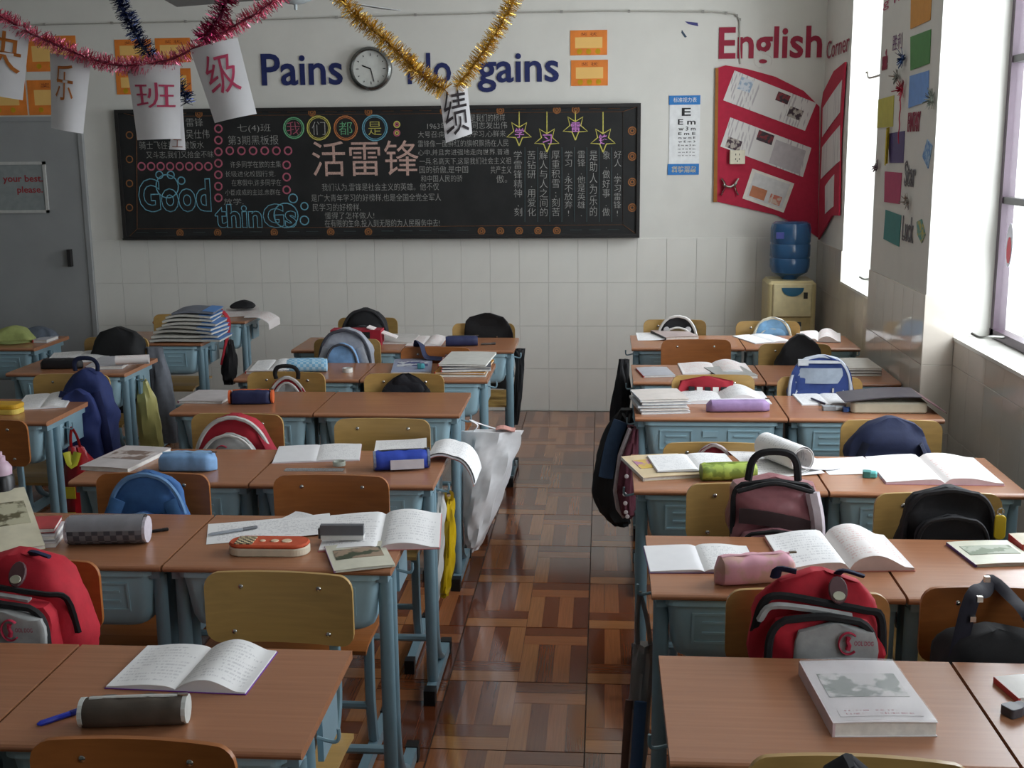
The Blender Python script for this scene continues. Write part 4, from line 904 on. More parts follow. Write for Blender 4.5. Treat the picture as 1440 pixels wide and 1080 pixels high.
pen((1140, 560), (1160, 568), 'dark pen lying on the small open notebook', (50, 50, 80), z=TZ+.008)
eraser(1172, 577, .09, .022, .018, (206, 214, 220), 'white correction tape with blue end, fourth right row', .05, 'correction tape')
eraser(1190, 579, .03, .022, .019, (52, 96, 170), 'small blue eraser beside the white correction tape')
bd = thing('ring_binder', 'dark binder propped open over a cream pencil box, fourth right row', 'binder', onz(1258, 582, TZ), .0)
MB().prism(rrect(-.17, .13, 0, .12, .02), 0, .045, .006).build('cream_box', mat((186, 180, 160), .5), bd)
MB().sheet(lambda u, v: (-.2+.30*u, -.015+.19*v, .052+.022*math.sin(u*PI*.6)), 8, 3, .004).build('upper_flap', mat((70, 66, 72), .5), bd)
MB().sheet(lambda u, v: (.10+.10*u, -.015+.19*v, .073-.065*u), 6, 3, .004).build('sloping_flap', mat((120, 92, 96), .4), bd)
closed_book((905, 531), (950, 530), (900, 519), 'thin grey exercise book near the aisle, fifth right row', .008, (176, 178, 186))
open_book((960, 527), (1060, 527), (945, 512), 'open exercise book with lifted left page, fifth right row', .006, (190, 170, 170), page_p, .018)
closed_book((1012, 534), (1066, 532), (1006, 520), 'dark-edged workbook at the seam, fifth right row', .014, (170, 172, 170), None, (40, 44, 44))
for k in range(3): closed_book((1190+k, 529), (1240, 529), (1186, 514), ['bottom', 'middle', 'top'][k]+' book of the small pile by the wall, fifth right row', .010, [(160, 152, 140), (120, 116, 116), (196, 190, 178)][k], z=TZ+k*.0135, zq=TZ, group='pile by the wall')
sheet((897, 479), (935, 479), (895, 468), 'white sheet at the aisle corner, sixth right row'); closed_book((936, 479), (983, 477), (936, 468), 'pinkish book by the patterned bag, sixth right row', .018, (184, 168, 164), None, (40, 40, 44))
open_book((1062, 484), (1115, 481), (1052, 472), 'open white notebook, sixth right row', .004, (206, 206, 210), page_w, .004); open_book((1118, 480), (1182, 482), (1112, 468), 'thick book lying open, sixth right row', .014, (70, 50, 60), page_p, .02)
# --- left block
open_book((149, 968), (345, 977), (197, 910), 'open exercise book with purple cover and handwriting, front left desk', .006, (110, 40, 150), (page_w, page_w), .020)
pencil_case((112, 1031), (258, 1026), .055, 'dark grey-brown cylindrical pencil case with white ends', (74, 66, 58), .06, 'round', trim=(196, 200, 196), zipc=(190, 190, 186), seed=5)
pen((52, 1019), (118, 997), 'blue pen beside the grey-brown pencil case', (40, 60, 190), .0055)
for k in range(3): closed_book((-30, 775-k*2), (78, 770-k*3), (-20, 752), ['lowest red-edged', 'middle white', 'upper red'][k]+' book in the pile at left edge, second row', .012, [(206, 200, 200), (210, 212, 216), (176, 60, 66)][k], z=TZ+k*.0155, zq=TZ, group='pile at the left edge')
lb = closed_book((-20, 765), (62, 752), (-10, 715), 'cream picture magazine with landscape cover, tilted at left edge', .012, (206, 200, 176), ((90, 84, 60), (180, 176, 150)), z=TZ+.055); lb.rotation_euler.x = .25
CWID = (onz(202, 769, TZ)-onz(92, 771, TZ)).length*.96
pencil_case((92, 771), (202, 769), .075, 'checked grey cylindrical pencil case with clear upper half', (100, 100, 104), .08, 'round', trim=(196, 190, 200), m=checker((70, 72, 80), (112, 112, 118), 60), seed=6)
pcq = bpy.data.objects['pencil_case.003'] if False else [o for o in bpy.data.objects if o.get('label', '').startswith('checked grey cyl')][0]
MB().sheet(lambda u, v: (-.5*CWID+CWID*u, .0425*math.cos(.25+v*2.7), .0385+.0405*math.sin(.25+v*2.7)), 10, 10, .001).build('clear_top', mat((150, 150, 156), .1, var=.1, alpha=.75), pcq, True)
p0 = onz(147, 770, TZ); cw = (onz(202, 769, TZ)-onz(92, 771, TZ)).length
pen((206, 748), (237, 744), 'black and silver pen beside the checked pencil case', (40, 36, 38))
sheet((290, 766), (470, 752), (285, 738), 'long creased white test paper, second left row', page_w); pen((292, 752), (362, 741), 'silver pen on the creased test paper', (150, 156, 164), z=TZ+.003)
sheet((410, 740), (442, 728), (400, 728), 'folded corner of grid paper, second left row')
pc = onz(375, 782, TZ); oc = thing('pencil_case', 'orange oval pencil case with cream zip side and checked patch', 'pencil case', (pc.x, pc.y+.03, TZ), .02)
wq = (onz(433, 780, TZ)-onz(318, 782, TZ)).length
MB().prism(rrect(-wq/2, wq/2, -.04, .045, .04, 8), 0, .022, .003).build('base', mat((206, 196, 176), .7), oc); MB().prism(rrect(-wq/2, wq/2, -.04, .045, .04, 8), .0222, .032, .004).build('lid', cloth((190, 78, 44)), oc)
MB().box(-wq*.40, -wq*.18, -.03, .03, .032, .0345).build('checked_patch', checker((60, 50, 46), (206, 190, 150), 110), oc)
for k in range(3): MB().lathe([(0, .003), (.007+.003*k, .002), (.008+.003*k, 0)], 12).build('cream_motif', mat((214, 190, 160), .7), oc, False, (-wq*.08+wq*.15*k, .0, .032))
open_book((448, 776), (618, 772), (430, 728), 'large open workbook hanging over the aisle edge, second left row', .010, (196, 110, 110), (page_w, page_w), .010, edge=(220, 200, 200))
bx = thing('stapler_box', 'small grey metal box standing on the open workbook', 'box', onz(482, 758, TZ+.016), .05)
MB().box(-.058, .058, -.01, .02, 0, .012).build('white_base', mat((206, 206, 204), .5), bx); MB().box(-.06, .058, -.006, .012, .0121, .04).build('grey_body', mat((96, 98, 104), .35), bx); MB().box(-.066, -.06, -.004, .01, .002, .03).build('hinge', mat((60, 60, 64), .4), bx)
closed_book((470, 806), (556, 797), (450, 772), 'thin booklet with landscape picture overhanging the desk front, second row', .006, (206, 204, 186), ((60, 70, 50), (150, 130, 110)), (140, 100, 150), z=TZ+.002)
closed_book((150, 664), (214, 640), (112, 658), 'white textbook with line drawing on cover, third left row', .014, (206, 200, 200), ((190, 180, 176), (130, 110, 100)), (150, 50, 70)) if False else closed_book((112, 661), (180, 665), (165, 631), 'white textbook with line drawing on cover, third left row', .014, (206, 200, 200), ((200, 190, 186), (130, 110, 100)), (150, 50, 70))
pencil_case((219, 665), (300, 665), .06, 'pale blue zipped pencil case, third left row', (120, 160, 204), .085, 'box', zipc=(150, 186, 214), seed=7)
open_book((383, 652), (505, 648), (392, 629), 'flat white open exercise book, third left row', .003, (214, 190, 196), (paper_m, page_m), .002)
tp = thing('tape_roll', 'clear tape roll on the open exercise book', 'tape', onz(477, 654, TZ+.006)); MB().loops([[(r*math.cos(2*PI*k/20), r*math.sin(2*PI*k/20), z) for k in range(20)] for r, z in ((.017, 0), (.022, 0), (.022, .014), (.017, .014))], closed=True).build('ring', mat((190, 200, 190), .15, alpha=.7), tp, True)
rl = thing('ruler', 'clear plastic ruler near the desk front edge, third left row', 'ruler', onz(442, 661, TZ), .03); MB().box(-.10, .10, -.017, .017, 0, .002).build('strip', mat((170, 176, 180), .12, alpha=.5), rl); [MB().box(-.095+k*.01, -.0945+k*.01, -.017, -.01, .002, .0024).build('graduation', black, rl) for k in range(20)]
pencil_case((528, 665), (604, 661), .065, 'royal blue satin pencil case with white printed panel', (36, 66, 170), .075, 'round', trim=(120, 130, 150), pk=(206, 204, 212), seed=8)
sheet((526, 636), (600, 634), (530, 620), 'white sheet behind the royal blue pencil case', z=TZ+.001)
# book drooping over the aisle edge
q = onz(600, 640, TZ); db = thing('open_book', 'open book drooping over the aisle edge of the third left desk', 'book', (L_X[2]-.06, q.y-.0, TZ+.002), 0)
def droop(off):
    def f(u, v):
        s = u*.24
        if s < .09: return (s, -.10+.2*v, .016+.012*math.sin(s/.09*PI)+off)
        k = (s-.09)/.15; return (.09+.075*math.sin(k*1.35)+off*.6, -.10+.2*v-.02*k, .016-.115*(1-math.cos(k*1.35))+off)
    return f
MB().sheet(droop(.006), 14, 4, .001).build('top_page', page_w, db, True); MB().sheet(droop(.0), 14, 4, .005).build('page_block', paper_m, db, True); MB().sheet(droop(-.006), 14, 4, .0015).build('cover', mat((196, 120, 110), .5), db, True)
closed_book((250, 567), (312, 568), (262, 551), 'thin white textbook, fourth left row', .010, (204, 198, 198), None, (120, 40, 70))
pencil_case((322, 570), (382, 569), .06, 'orange-edged navy pencil case, fourth left row', (30, 36, 74), .06, 'box', trim=(206, 96, 50), zipc=(206, 100, 54), seed=9)
closed_book((345, 526), (398, 525), (352, 512), 'pale workbooks near the left end, fifth left row', .014, (190, 190, 188))
open_book((350, 522), (405, 521), (362, 508), 'open pale notebook on the workbooks, fifth left row', .004, (190, 180, 180), page_m, .006, z=TZ+.018)
pencil_case((403, 525), (459, 524), .065, 'light blue gingham pencil case, fifth left row', (130, 184, 216), .07, 'round', m=checker((120, 178, 214), (176, 208, 226), 70), zipc=(150, 190, 214), seed=10)
tp = thing('tape_roll', 'small clear tape roll, fifth left row', 'tape', onz(489, 523, TZ)); MB().loops([[(r*math.cos(2*PI*k/20), r*math.sin(2*PI*k/20), z) for k in range(20)] for r, z in ((.018, 0), (.025, 0), (.025, .02), (.018, .02))], closed=True).build('ring', mat((206, 206, 200), .2), tp, True)
closed_book((550, 527), (606, 526), (562, 508), 'blue-white comic magazine, fifth left row', .012, (150, 160, 186), ((196, 200, 206), (70, 76, 120)), (180, 180, 190))
eraser(592, 518, .036, .03, .022, (80, 170, 180), 'teal and pink eraser on the comic magazine', .2, z=TZ+.015)
for k in range(5): closed_book((612+k*2, 530), (684+k, 530), (620, 511), ROWS_[k]+' book of the messy pile at the aisle, fifth left row', .009, [(206, 202, 190), (214, 150, 40), (196, 200, 204), (60, 64, 76), (206, 206, 200)][k], z=TZ+k*.0125, zq=TZ, group='messy pile, fifth left row').rotation_euler.z += random.uniform(-.15, .15)
closed_book((524, 484), (580, 484), (530, 472), 'white book in the middle, sixth left row', .010, (200, 196, 192)); open_book((570, 487), (620, 487), (575, 474), 'open pinkish notebook, sixth left row', .005, (170, 110, 90), page_p, .008)
pencil_case((627, 488), (672, 487), .055, 'navy cylindrical pencil case, sixth left row', (36, 44, 84), .06, 'round', seed=11); pen((676, 484), (697, 483), 'bunch of small metal keys beside the navy pencil case', (90, 84, 80), .006, cat='keys')
rbx = thing('red_tote', 'red tote bag with white papers standing on the sixth left desk', 'bag', onz(503, 486, TZ), 0)
MB().box(-.15, .13, 0, .1, 0, .085).build('body', cloth((150, 22, 44)), rbx); MB().box(-.12, .07, -.002, .0, .03, .075).build('black_panel', cloth(BLK), rbx); MB().sheet(lambda u, v: (.05+.16*u, .02+.08*v, .10-.06*u), 5, 3, .006).build('papers', page_p, rbx)
# --- far left
open_book((20, 577), (92, 573), (10, 558), 'white open booklet on the near far-left desk', .003, (206, 206, 212), page_w, .006)
yb = thing('lunch_tin', 'yellow round-cornered tin at the left edge', 'box', onz(2, 584, TZ)); MB().prism(rrect(-.07, .065, 0, .09, .03), 0, .022, .003).build('base', mat((214, 190, 90), .5), yb); MB().prism(rrect(-.071, .066, -.001, .091, .03), .0222, .042, .005).build('lid', mat((206, 160, 40), .45), yb)
pencil_case((55, 520), (114, 519), .05, 'black pencil case with patterned end, far left', (20, 20, 24), .06, 'box', seed=12)
open_book((62, 512), (150, 508), (80, 497), 'wide open newspaper behind the black pencil case', .004, (200, 200, 200), page_m, .004)
mg = thing('rolled_magazine', 'rolled magazine lying across books, far left desk', 'magazine', onz(172, 513, TZ+.02), .25)
MB().sheet(lambda u, v: ((-.03+.16*v), .0+.024*math.cos(-PI/2+u*PI*3), .024+(.024-.004*u)*math.sin(-PI/2+u*PI*3)), 30, 3, .0015).build('roll', page_p, mg, True)
closed_book((120, 520), (172, 519), (135, 506), 'white magazine under the rolled one, far left desk', .016, (200, 200, 206), None, (120, 60, 80))
cp = thing('cap', 'pale green cloth cap lying on the desk by the door', 'cap', onz(18, 483, TZ), .2)
bag_body(.24, .085, .2, .1, 1.8, 41, .006).build('crown', cloth((150, 160, 96)), cp, True, (-.02, .1, 0)); MB().sheet(lambda u, v: (-.1+.2*u, -.02-.06*v*(1-(2*u-1)**2), .012-.004*v), 8, 3, .003).build('brim', cloth((140, 150, 90)), cp)
gb_ = thing('folded_jacket', 'grey-blue folded cloth behind the green cap', 'cloth', onz(45, 479, TZ), 0); bag_body(.2, .07, .14, .2, 2, 43, .008).build('cloth_heap', cloth((84, 92, 104)), gb_, True, (0, .08, 0))
closed_book((46, 482), (66, 482), (52, 476), 'small white book beside the green cap', .016, (190, 190, 196))
for k in range(8):       # tall stack of wavy papers
    c0 = onz(258, 483, TZ); z = TZ+.003+k*.022; rz = random.uniform(-.14, .14); sp_ = thing('paper_bundle', ROWS_[k]+' bundle from the bottom of the tall wavy paper stack' if k < 7 else 'grey-topped uppermost bundle of the tall wavy paper stack', 'paper bundle', (c0.x+random.uniform(-.02, .02)+.004*k, c0.y+.13, z), rz, 'tall wavy paper stack')
    hw = .2-.012*k; ph = random.uniform(0, 1)
    def wv(u, v, o=0): return (-hw+2*hw*u, -.12+.24*v, o+.016*math.sin(u*PI)*(1 if k > 1 else .5)+.003*math.sin(u*7+ph))
    MB().sheet(lambda u, v: wv(u, v, .012), 12, 3, .012).build('sheets', mat((196, 194, 186) if k < 7 else (110, 114, 124), .8, var=.08, scale=50), sp_, True)
    MB().sheet(lambda u, v: tuple(Vector(wv(.74+.27*u, v, .0142))+Vector((.004*u, 0, .001))), 5, 3, .002).build('blue_cover', mat((90, 136, 196), .45), sp_, True)
sheet((318, 446), (366, 444), (325, 434), 'pinkish papers on the rear far-left desk', page_p)
dp = thing('hanging_papers', 'pink-white papers drooping off the rear far-left desk', 'paper', (-2.27, 7.42, TZ+.002), 0); MB().sheet(lambda u, v: (.16*min(1, u*1.3)**.9, -.13+.26*v, .02-.16*max(0, u-.35)**1.5), 12, 4, .004).build('sheets', page_p, dp, True)
hd = thing('headphones', 'black curved cap peak on the rear far-left desk', 'cap', onz(335, 440, TZ), 0); bag_body(.16, .05, .14, .1, 1.8, 44, .003).build('crown', cloth(BLK), hd, True, (0, .12, .02)); hd.name = 'black_cap'

# ================================================================ bags hanging from the desk hooks
def hang(y, levels, label, m, d=.07, name='hanging_bag', cat='bag', wr=.004, seed=0, handles=None, extra=None, open_top=False):
    rnd = random.Random(seed); ph = [rnd.uniform(0, 6) for _ in range(4)]
    P = []
    fine = []
    for (ya, a, b), (yb2, a2, b2) in zip(levels, levels[1:]):
        for k in range(4): q = k/4; fine.append((ya+(yb2-ya)*q, a+(a2-a)*q, b+(b2-b)*q))
    fine.append(levels[-1])
    L0 = [(ony(a, yy, y), ony(b, yy, y)) for yy, a, b in fine]
    base = (L0[-1][0]+L0[-1][1])/2; t = thing(name, label, cat, base)
    loops = []; N = 24; n = len(L0)
    for j, (l, r) in enumerate(L0):
        c = (l+r)/2-base; rx = (r.x-l.x)/2; dd = d*(.35+.65*min(1, j/(n*.45)))*(1 if j < n-2 else .6)
        ring = []
        for i in range(N):
            a = 2*PI*i/N; q = wr*(math.sin(a*4+ph[0]+j*.7)+math.sin(a*7+ph[1]-j*.9)*.7+.6*math.sin(a*11+ph[2]))
            ring.append((c.x+(rx+q)*math.cos(a), c.y+(dd/2+q)*math.sin(a), (l.z+r.z)/2-base.z+((l.z-r.z)/2)*-math.cos(a)))
        loops.append(ring)
    b = MB(); b.loops(list(reversed(loops)), cap=not open_top); b.build('bag_body', m, t, True)
    top = (L0[0][0]+L0[0][1])/2-base; w0 = max(.012, (L0[0][1].x-L0[0][0].x)/2)
    if handles is not None:
        hk = Vector(handles)-base
        for s in (-1, 1): MB().tube([tuple(top+Vector((s*w0*.7, 0, -.01))), tuple(top.lerp(hk, .5)+Vector((s*.012, .004*s, 0))), tuple(hk)], .006, 6, ry=.0025).build('carry_handle', m, t, True)
    if extra: extra(t, base, L0)
    return t
def plastic(c, al=1, tr=.0): return mat(c, .3, var=.06, scale=14, bump=.3, alpha=al, trans=tr)
def hookp(x, yfront, s): return (x+s*.05, yfront+DD/2-.05, .69)
hang(4.80, [(606, 651, 733), (640, 651, 724), (680, 651, 712), (720, 650, 697), (750, 655, 684), (771, 661, 671)], 'white plastic carrier bag hanging into the aisle from the fourth left desk', plastic((238, 238, 240), .96), .17, wr=.008, seed=1, handles=hookp(L_X[3]-.028, L_Y[3], 1), open_top=False,
     extra=lambda t, b, L0: MB().sheet(lambda u, v: (L0[0][0].x-b.x+.14+.08*u, -.03+.06*v, L0[0][1].z-b.z+.012+.006*math.sin(u*5)), 5, 3, .004).build('pink_contents', mat((206, 150, 140), .6), t))
hang(3.86, [(690, 611, 622), (715, 608, 626), (760, 606, 624), (800, 605, 621), (840, 606, 617), (857, 609, 614)], 'narrow white paper carrier hanging at the third left desk', plastic((200, 200, 196)), .09, seed=2, handles=hookp(L_X[2]-.028, L_Y[2], 1))
hang(3.98, [(700, 627, 637), (730, 625, 639), (780, 624, 638), (820, 621, 634), (838, 620, 629)], 'bright yellow carrier hanging behind the narrow white one', plastic((206, 172, 24)), .08, seed=3, handles=(hookp(L_X[2]-.028, L_Y[2], 1)))
hang(6.42, [(490, 724, 737), (520, 725, 737), (560, 722, 733), (597, 722, 728)], 'slim black folded umbrella hanging beside the sixth left desk', cloth(BLK), .05, 'umbrella', 'umbrella', seed=4, handles=hookp(L_X[5]-.028, L_Y[5], 1))
hang(5.62, [(505, 871, 884), (545, 864, 886), (592, 858, 884)], 'black cloth tote hanging from the fifth right desk', cloth((18, 18, 22)), .06, seed=5, handles=hookp(R_X[4]+.028, R_Y[4], -1))
def bluepatch(t, b, L0):
    l = [q[0]-b for q in L0]; MB().tube([tuple(l[2]+Vector((.03, -.06, 0))), tuple(l[6]+Vector((.045, -.07, 0))), tuple(l[10]+Vector((.05, -.07, 0)))], .03, 8, ry=.012).build('blue_panel', cloth((60, 84, 116)), t, True)
hang(4.86, [(575, 872, 889), (600, 853, 890), (640, 838, 888), (690, 832, 886), (718, 842, 886), (737, 862, 886)], 'big black backpack with blue panel hanging low into the aisle', cloth((17, 18, 21)), .15, 'hanging_backpack', 'backpack', seed=6, handles=hookp(R_X[3]+.028, R_Y[3], -1), extra=bluepatch)
def dots(t, b, L0):
    for k in range(5):
        q = (L0[6+k*2][0]*.6+L0[6+k*2][1]*.4)-b; MB().lathe([(0, .003), (.008, .002), (.009, 0)], 10).build('white_print', mat((190, 180, 180), .7), t, False, (q.x, -.052, q.z), (PI/2, 0, 0))
    l = [tuple(q[0]-b+Vector((-.004, 0, 0))) for q in L0]; MB().tube(l, .011, 6).build('pale_trim', cloth((166, 156, 160)), t, True)
hang(4.66, [(603, 888, 897), (640, 874, 897), (690, 867, 895), (715, 871, 893), (727, 880, 890)], 'maroon shoe bag with pale trim hanging from the fourth right desk', cloth((84, 34, 48)), .09, seed=7, handles=(R_X[3]-.02, 4.72, .69), extra=dots)
def stripes(t, b, L0):
    n = len(L0); l = [((q[0]*.5+q[1]*.5)-b) for q in L0[n//3:]]
    MB().tube([tuple(p+Vector((0, -.052, 0))) for p in l], .016, 6, ry=.004).build('blue_item', mat((70, 100, 140), .4), t, True); MB().tube([tuple(p+Vector((-.03, -.045, 0))) for p in l], .010, 6, ry=.004).build('brown_item', mat((110, 80, 70), .4), t, True)
hang(2.92, [(905, 893, 919), (925, 889, 920), (990, 884, 914), (1080, 879, 906), (1110, 878, 903), (1140, 884, 896)], 'clear grey plastic bag hanging from the second right desk into aisle', plastic((140, 132, 128), .75), .09, seed=8, handles=hookp(R_X[1]+.028, R_Y[1], -1), extra=stripes)
def yellowp(t, b, L0):
    for k in (7, 10, 13): 
        if k < len(L0): q = (L0[k][0]*.7+L0[k][1]*.3)-b; MB().sheet(lambda u, v: (q.x-.03+.06*u, -.062, q.z-.025+.05*v), 3, 3, .003).build('yellow_print', mat((206, 180, 40), .5), t)
    q = L0[1]; MB().tube([tuple(q[0]-b+Vector((.01, -.03, 0))), tuple((q[0]+q[1])/2-b+Vector((0, -.05, -.05))), tuple(q[1]-b+Vector((-.02, -.03, .0)))], .02, 6, ry=.008).build('yellow_lining', mat((196, 190, 50), .5), t, True)
hang(4.66, [(628, 97, 116), (650, 93, 132), (700, 92, 137), (745, 95, 137)], 'red and yellow gift bag hanging at the far-left desk', plastic((166, 24, 34)), .11, seed=9, handles=hookp(-2.21-.028, 4.44, 1), extra=yellowp)
hang(5.76, [(534, 195, 206), (560, 193, 218), (600, 194, 227), (628, 197, 230)], 'pale yellow plastic bag hanging from the far-left desk', plastic((196, 190, 120)), .09, seed=10, handles=hookp(-2.31-.028, 5.47, 1))
hang(6.05, [(488, 205, 228), (520, 209, 236), (560, 211, 245), (622, 212, 252)], 'grey jacket hanging behind the pale yellow bag', cloth((104, 108, 116)), .10, 'hanging_jacket', 'jacket', seed=11)
def redst(t, b, L0):
    P = [(292, 432), (310, 436), (322, 452), (318, 482), (312, 512)]; MB().tube([tuple(ony(x, y, 6.7)-b) for x, y in P], .026, 6, ry=.008).build('red_strap', cloth((160, 24, 40)), t, True)
hang(6.72, [(478, 316, 327), (500, 314, 332), (525, 312, 333), (540, 316, 330)], 'black and red bag slung from the paper-stack desk', cloth((24, 24, 26)), .10, seed=12, extra=redst)
hang(3.0, [(852, 240, 257), (880, 236, 260), (930, 236, 262)], 'magenta bag hanging between the second-row left desks', plastic((170, 24, 84)), .07, seed=13)
# drink bottle
bo = thing('drink_bottle', 'black drink bottle with pale pink sports cap at the left edge', 'bottle', onz(8, 737, TZ)); MB().lathe([(.034, 0), (.036, .004), (.036, .14), (.030, .15)], 20).build('bottle_body', mat((18, 18, 20), .35), bo, True); MB().lathe([(.031, .15), (.032, .168), (.022, .184), (.016, .188), (.016, .202), (.009, .204), (.009, .216), (.0, .217)], 20).build('sports_cap', mat((196, 168, 184), .4), bo, True)

# ================================================================ hanging letters and tinsel
def hung_sheet(q, y, ch, cm, box, label, bow=.02):
    P = [ony(px, py, y) for px, py in q]; o = P[0].copy(); t = thing('hanging_sheet', label, 'paper', o)
    def fn(u, v): k = P[3].lerp(P[2], u).lerp(P[0].lerp(P[1], u), v)-o; return (k.x, k.y-bow*math.sin(PI*u)+bow*.8*math.sin(v*PI*.5)*(1-u), k.z)
    MB().sheet(fn, 10, 8, .0012).build('sheet', mat((222, 222, 224), .7, var=.02), t, True)
    me = text_mesh(ch, ext=.0, bold=.0); n = len(me.vertices); co = np.empty(n*3); me.vertices.foreach_get('co', co); co = co.reshape(-1, 3); mn, mx = co.min(0), co.max(0)
    u0, v0, u1, v1 = box; out = []
    for p in co:
        k = fn(u0+(u1-u0)*(p[0]-mn[0])/(mx[0]-mn[0]), v0+(v1-v0)*(p[1]-mn[1])/(mx[1]-mn[1])); out.append((k[0], k[1]-.004, k[2]))
    me.vertices.foreach_set('co', np.array(out).ravel()); me.materials.clear(); me.materials.append(cm); me.update(); link('painted_character', me, t); return t
orange_i = mat((176, 104, 40), .6); pink_i = mat((190, 66, 100), .6)
HY = 4.2
hung_sheet([(-40, 24), (42, 40), (32, 141), (-44, 128)], HY, '快', orange_i, (.1, .35, .92, .9), 'hanging white sheet with orange character, cut by the left edge')
hung_sheet([(67, 74), (128, 83), (117, 188), (72, 180)], HY+.02, '乐', orange_i, (.18, .40, .68, .88), 'hanging white sheet with the orange character meaning joy')
hung_sheet([(175, 90), (253, 92), (254, 195), (193, 197)], HY, '班', pink_i, (.12, .42, .92, .76), 'hanging white sheet with pink character, third from left')
hung_sheet([(265, 70), (334, 53), (361, 160), (302, 173)], HY-.03, '级', pink_i, (.18, .34, .85, .86), 'tilted hanging white sheet with pink character, fourth from left')
hung_sheet([(617, 126), (657, 120), (664, 188), (627, 201)], 5.0, '绩', mat((50, 44, 48), .6), (.08, .08, .92, .95), 'small hanging white sheet with a bold black character', .008)
ht = hung_sheet([(247, 138), (256, 137), (261, 211), (238, 210)], HY+.25, '工', mat((140, 90, 70), .6), (.2, .05, .85, .2), 'narrow white strip hanging behind the third sheet', .004)
def tinsel(path, y, r, m, core, label, n=900, seed=0, up=True):
    rnd = random.Random(seed); P = [ony(px, py, y) for px, py in path]
    if up is True:
        d0 = (P[0]-P[1]).normalized() if P[0].z > P[-1].z else None
        if d0 is not None:
            k = (ZC-.02-P[0].z)/max(d0.z, .25); P = [P[0]+Vector((d0.x*k*.7, 0, ZC-.02-P[0].z))]+P
        d1 = (P[-1]-P[-2]).normalized()
        if d1.z > .15 and P[-1].z > 2.2: k = (ZC-.02-P[-1].z)/d1.z; P = P+[P[-1]+Vector((d1.x*k*.7, 0, ZC-.02-P[-1].z))]
    o = P[len(P)//2].copy(); t = thing('tinsel_garland', label, 'tinsel', o); P = [p-o for p in P]
    MB().tube([tuple(p) for p in P], .004, 6).build('core_string', core, t)
    seg = [(P[i+1]-P[i]).length for i in range(len(P)-1)]; tot = sum(seg); b = MB()
    for k in range(int(n*tot)):
        s = rnd.uniform(0, tot); i = 0
        while s > seg[i] and i < len(seg)-1: s -= seg[i]; i += 1
        c = P[i].lerp(P[i+1], s/seg[i]); tg = (P[i+1]-P[i]).normalized(); v = Vector((rnd.gauss(0, 1), rnd.gauss(0, 1), rnd.gauss(0, 1))); v -= tg*v.dot(tg)*.75; v.normalize(); v *= r*rnd.uniform(.75, 1.1)
        w = v.cross(Vector((rnd.gauss(0, 1), rnd.gauss(0, 1), rnd.gauss(0, 1)))).normalized()*.0019
        b.add([tuple(c-w), tuple(c+w), tuple(c+v+w*.6), tuple(c+v-w*.6)], [(0, 1, 2, 3)])
    f = b.build('foil_fringe', m, t); f['kind'] = 'stuff'
def foil(c): return mat(c, .25, .75, var=.25, scale=90)
tinsel([(-30, 8), (10, 28), (45, 48), (90, 68), (130, 84), (165, 92), (205, 92), (245, 82), (285, 62), (320, 42), (355, 22), (392, -4)], HY, .036, foil((220, 122, 146)), mat((120, 50, 70), .6), 'pink foil tinsel garland holding the four hanging sheets', 2000, 1)
tinsel([(322, -8), (312, 15), (300, 38), (284, 56)], HY-.05, .045, foil((150, 40, 80)), mat((100, 30, 60), .6), 'thick crimson tinsel strand above the fourth sheet', 2400, 2)
tinsel([(163, -8), (180, 25), (192, 50), (210, 78), (240, 105), (258, 128), (262, 145)], HY+.2, .038, foil((36, 50, 92)), mat((20, 26, 50), .6), 'dark blue tinsel strand hanging at upper left', 2000, 3)
tinsel([(476, -8), (500, 22), (525, 42), (552, 66), (582, 96), (612, 120), (626, 126)], 5.0, .048, foil((214, 178, 84)), mat((150, 110, 30), .6), 'gold tinsel strand, left arm above the small sheet', 2600, 4)
tinsel([(726, -8), (714, 15), (700, 42), (682, 70), (660, 100), (642, 122)], 5.0, .042, foil((216, 182, 88)), mat((150, 110, 30), .6), 'gold tinsel strand, right arm above the small sheet', 2600, 5)

# ================================================================ decorations on the pillar, window and ceiling
PX = XP+.006
def pil(q, c, label, th=.002, m=None, name='coloured_paper'):
    P = [onx(x, y, PX) for x, y in q]; o = P[0].copy(); o.x = PX-.001; b = MB()
    b.loops([[(0, p.y-o.y, p.z-o.z) for p in P], [(-th, p.y-o.y, p.z-o.z) for p in P]]); f = b.build(name, m or mat(c, .6, var=.06), None, False, o); return tag(f, label, 'paper', 'coloured papers on the pillar')
pil([(1281, 41), (1309, 28), (1312, -22), (1282, -14)], (206, 140, 34), 'orange paper square at the top of the pillar')
pil([(1281, 99), (1308, 89), (1310, 41), (1281, 52)], (60, 130, 56), 'green paper square on the pillar')
pil([(1278, 152), (1306, 142), (1307, 99), (1280, 107)], (104, 150, 214), 'sky blue paper square on the pillar')
pil([(1234, 180), (1256, 178), (1258, 134), (1236, 140)], (184, 176, 60), 'mustard yellow paper square on the pillar')
pil([(1252, 229), (1271, 229), (1273, 184), (1249, 188)], (74, 60, 110), 'purple paper square with curled yellow edge')
cu = onx(1253, 230, PX); cr = MB().sheet(lambda u, v: (-.004-.02*math.sin(u*PI*.7), -.05*u*.6, .17*v-.01*u), 6, 4, .001).build('curled_paper', mat((196, 172, 40), .6), None, True, (PX, cu.y+.05, cu.z)); tag(cr, 'yellow curled strip of paper peeling beside the purple square', 'paper')
pil([(1244, 284), (1266, 287), (1269, 243), (1245, 241)], (172, 44, 92), 'magenta paper square on the pillar')
pil([(1243, 336), (1265, 347), (1268, 303), (1246, 295)], (40, 124, 120), 'teal paper square low on the pillar')
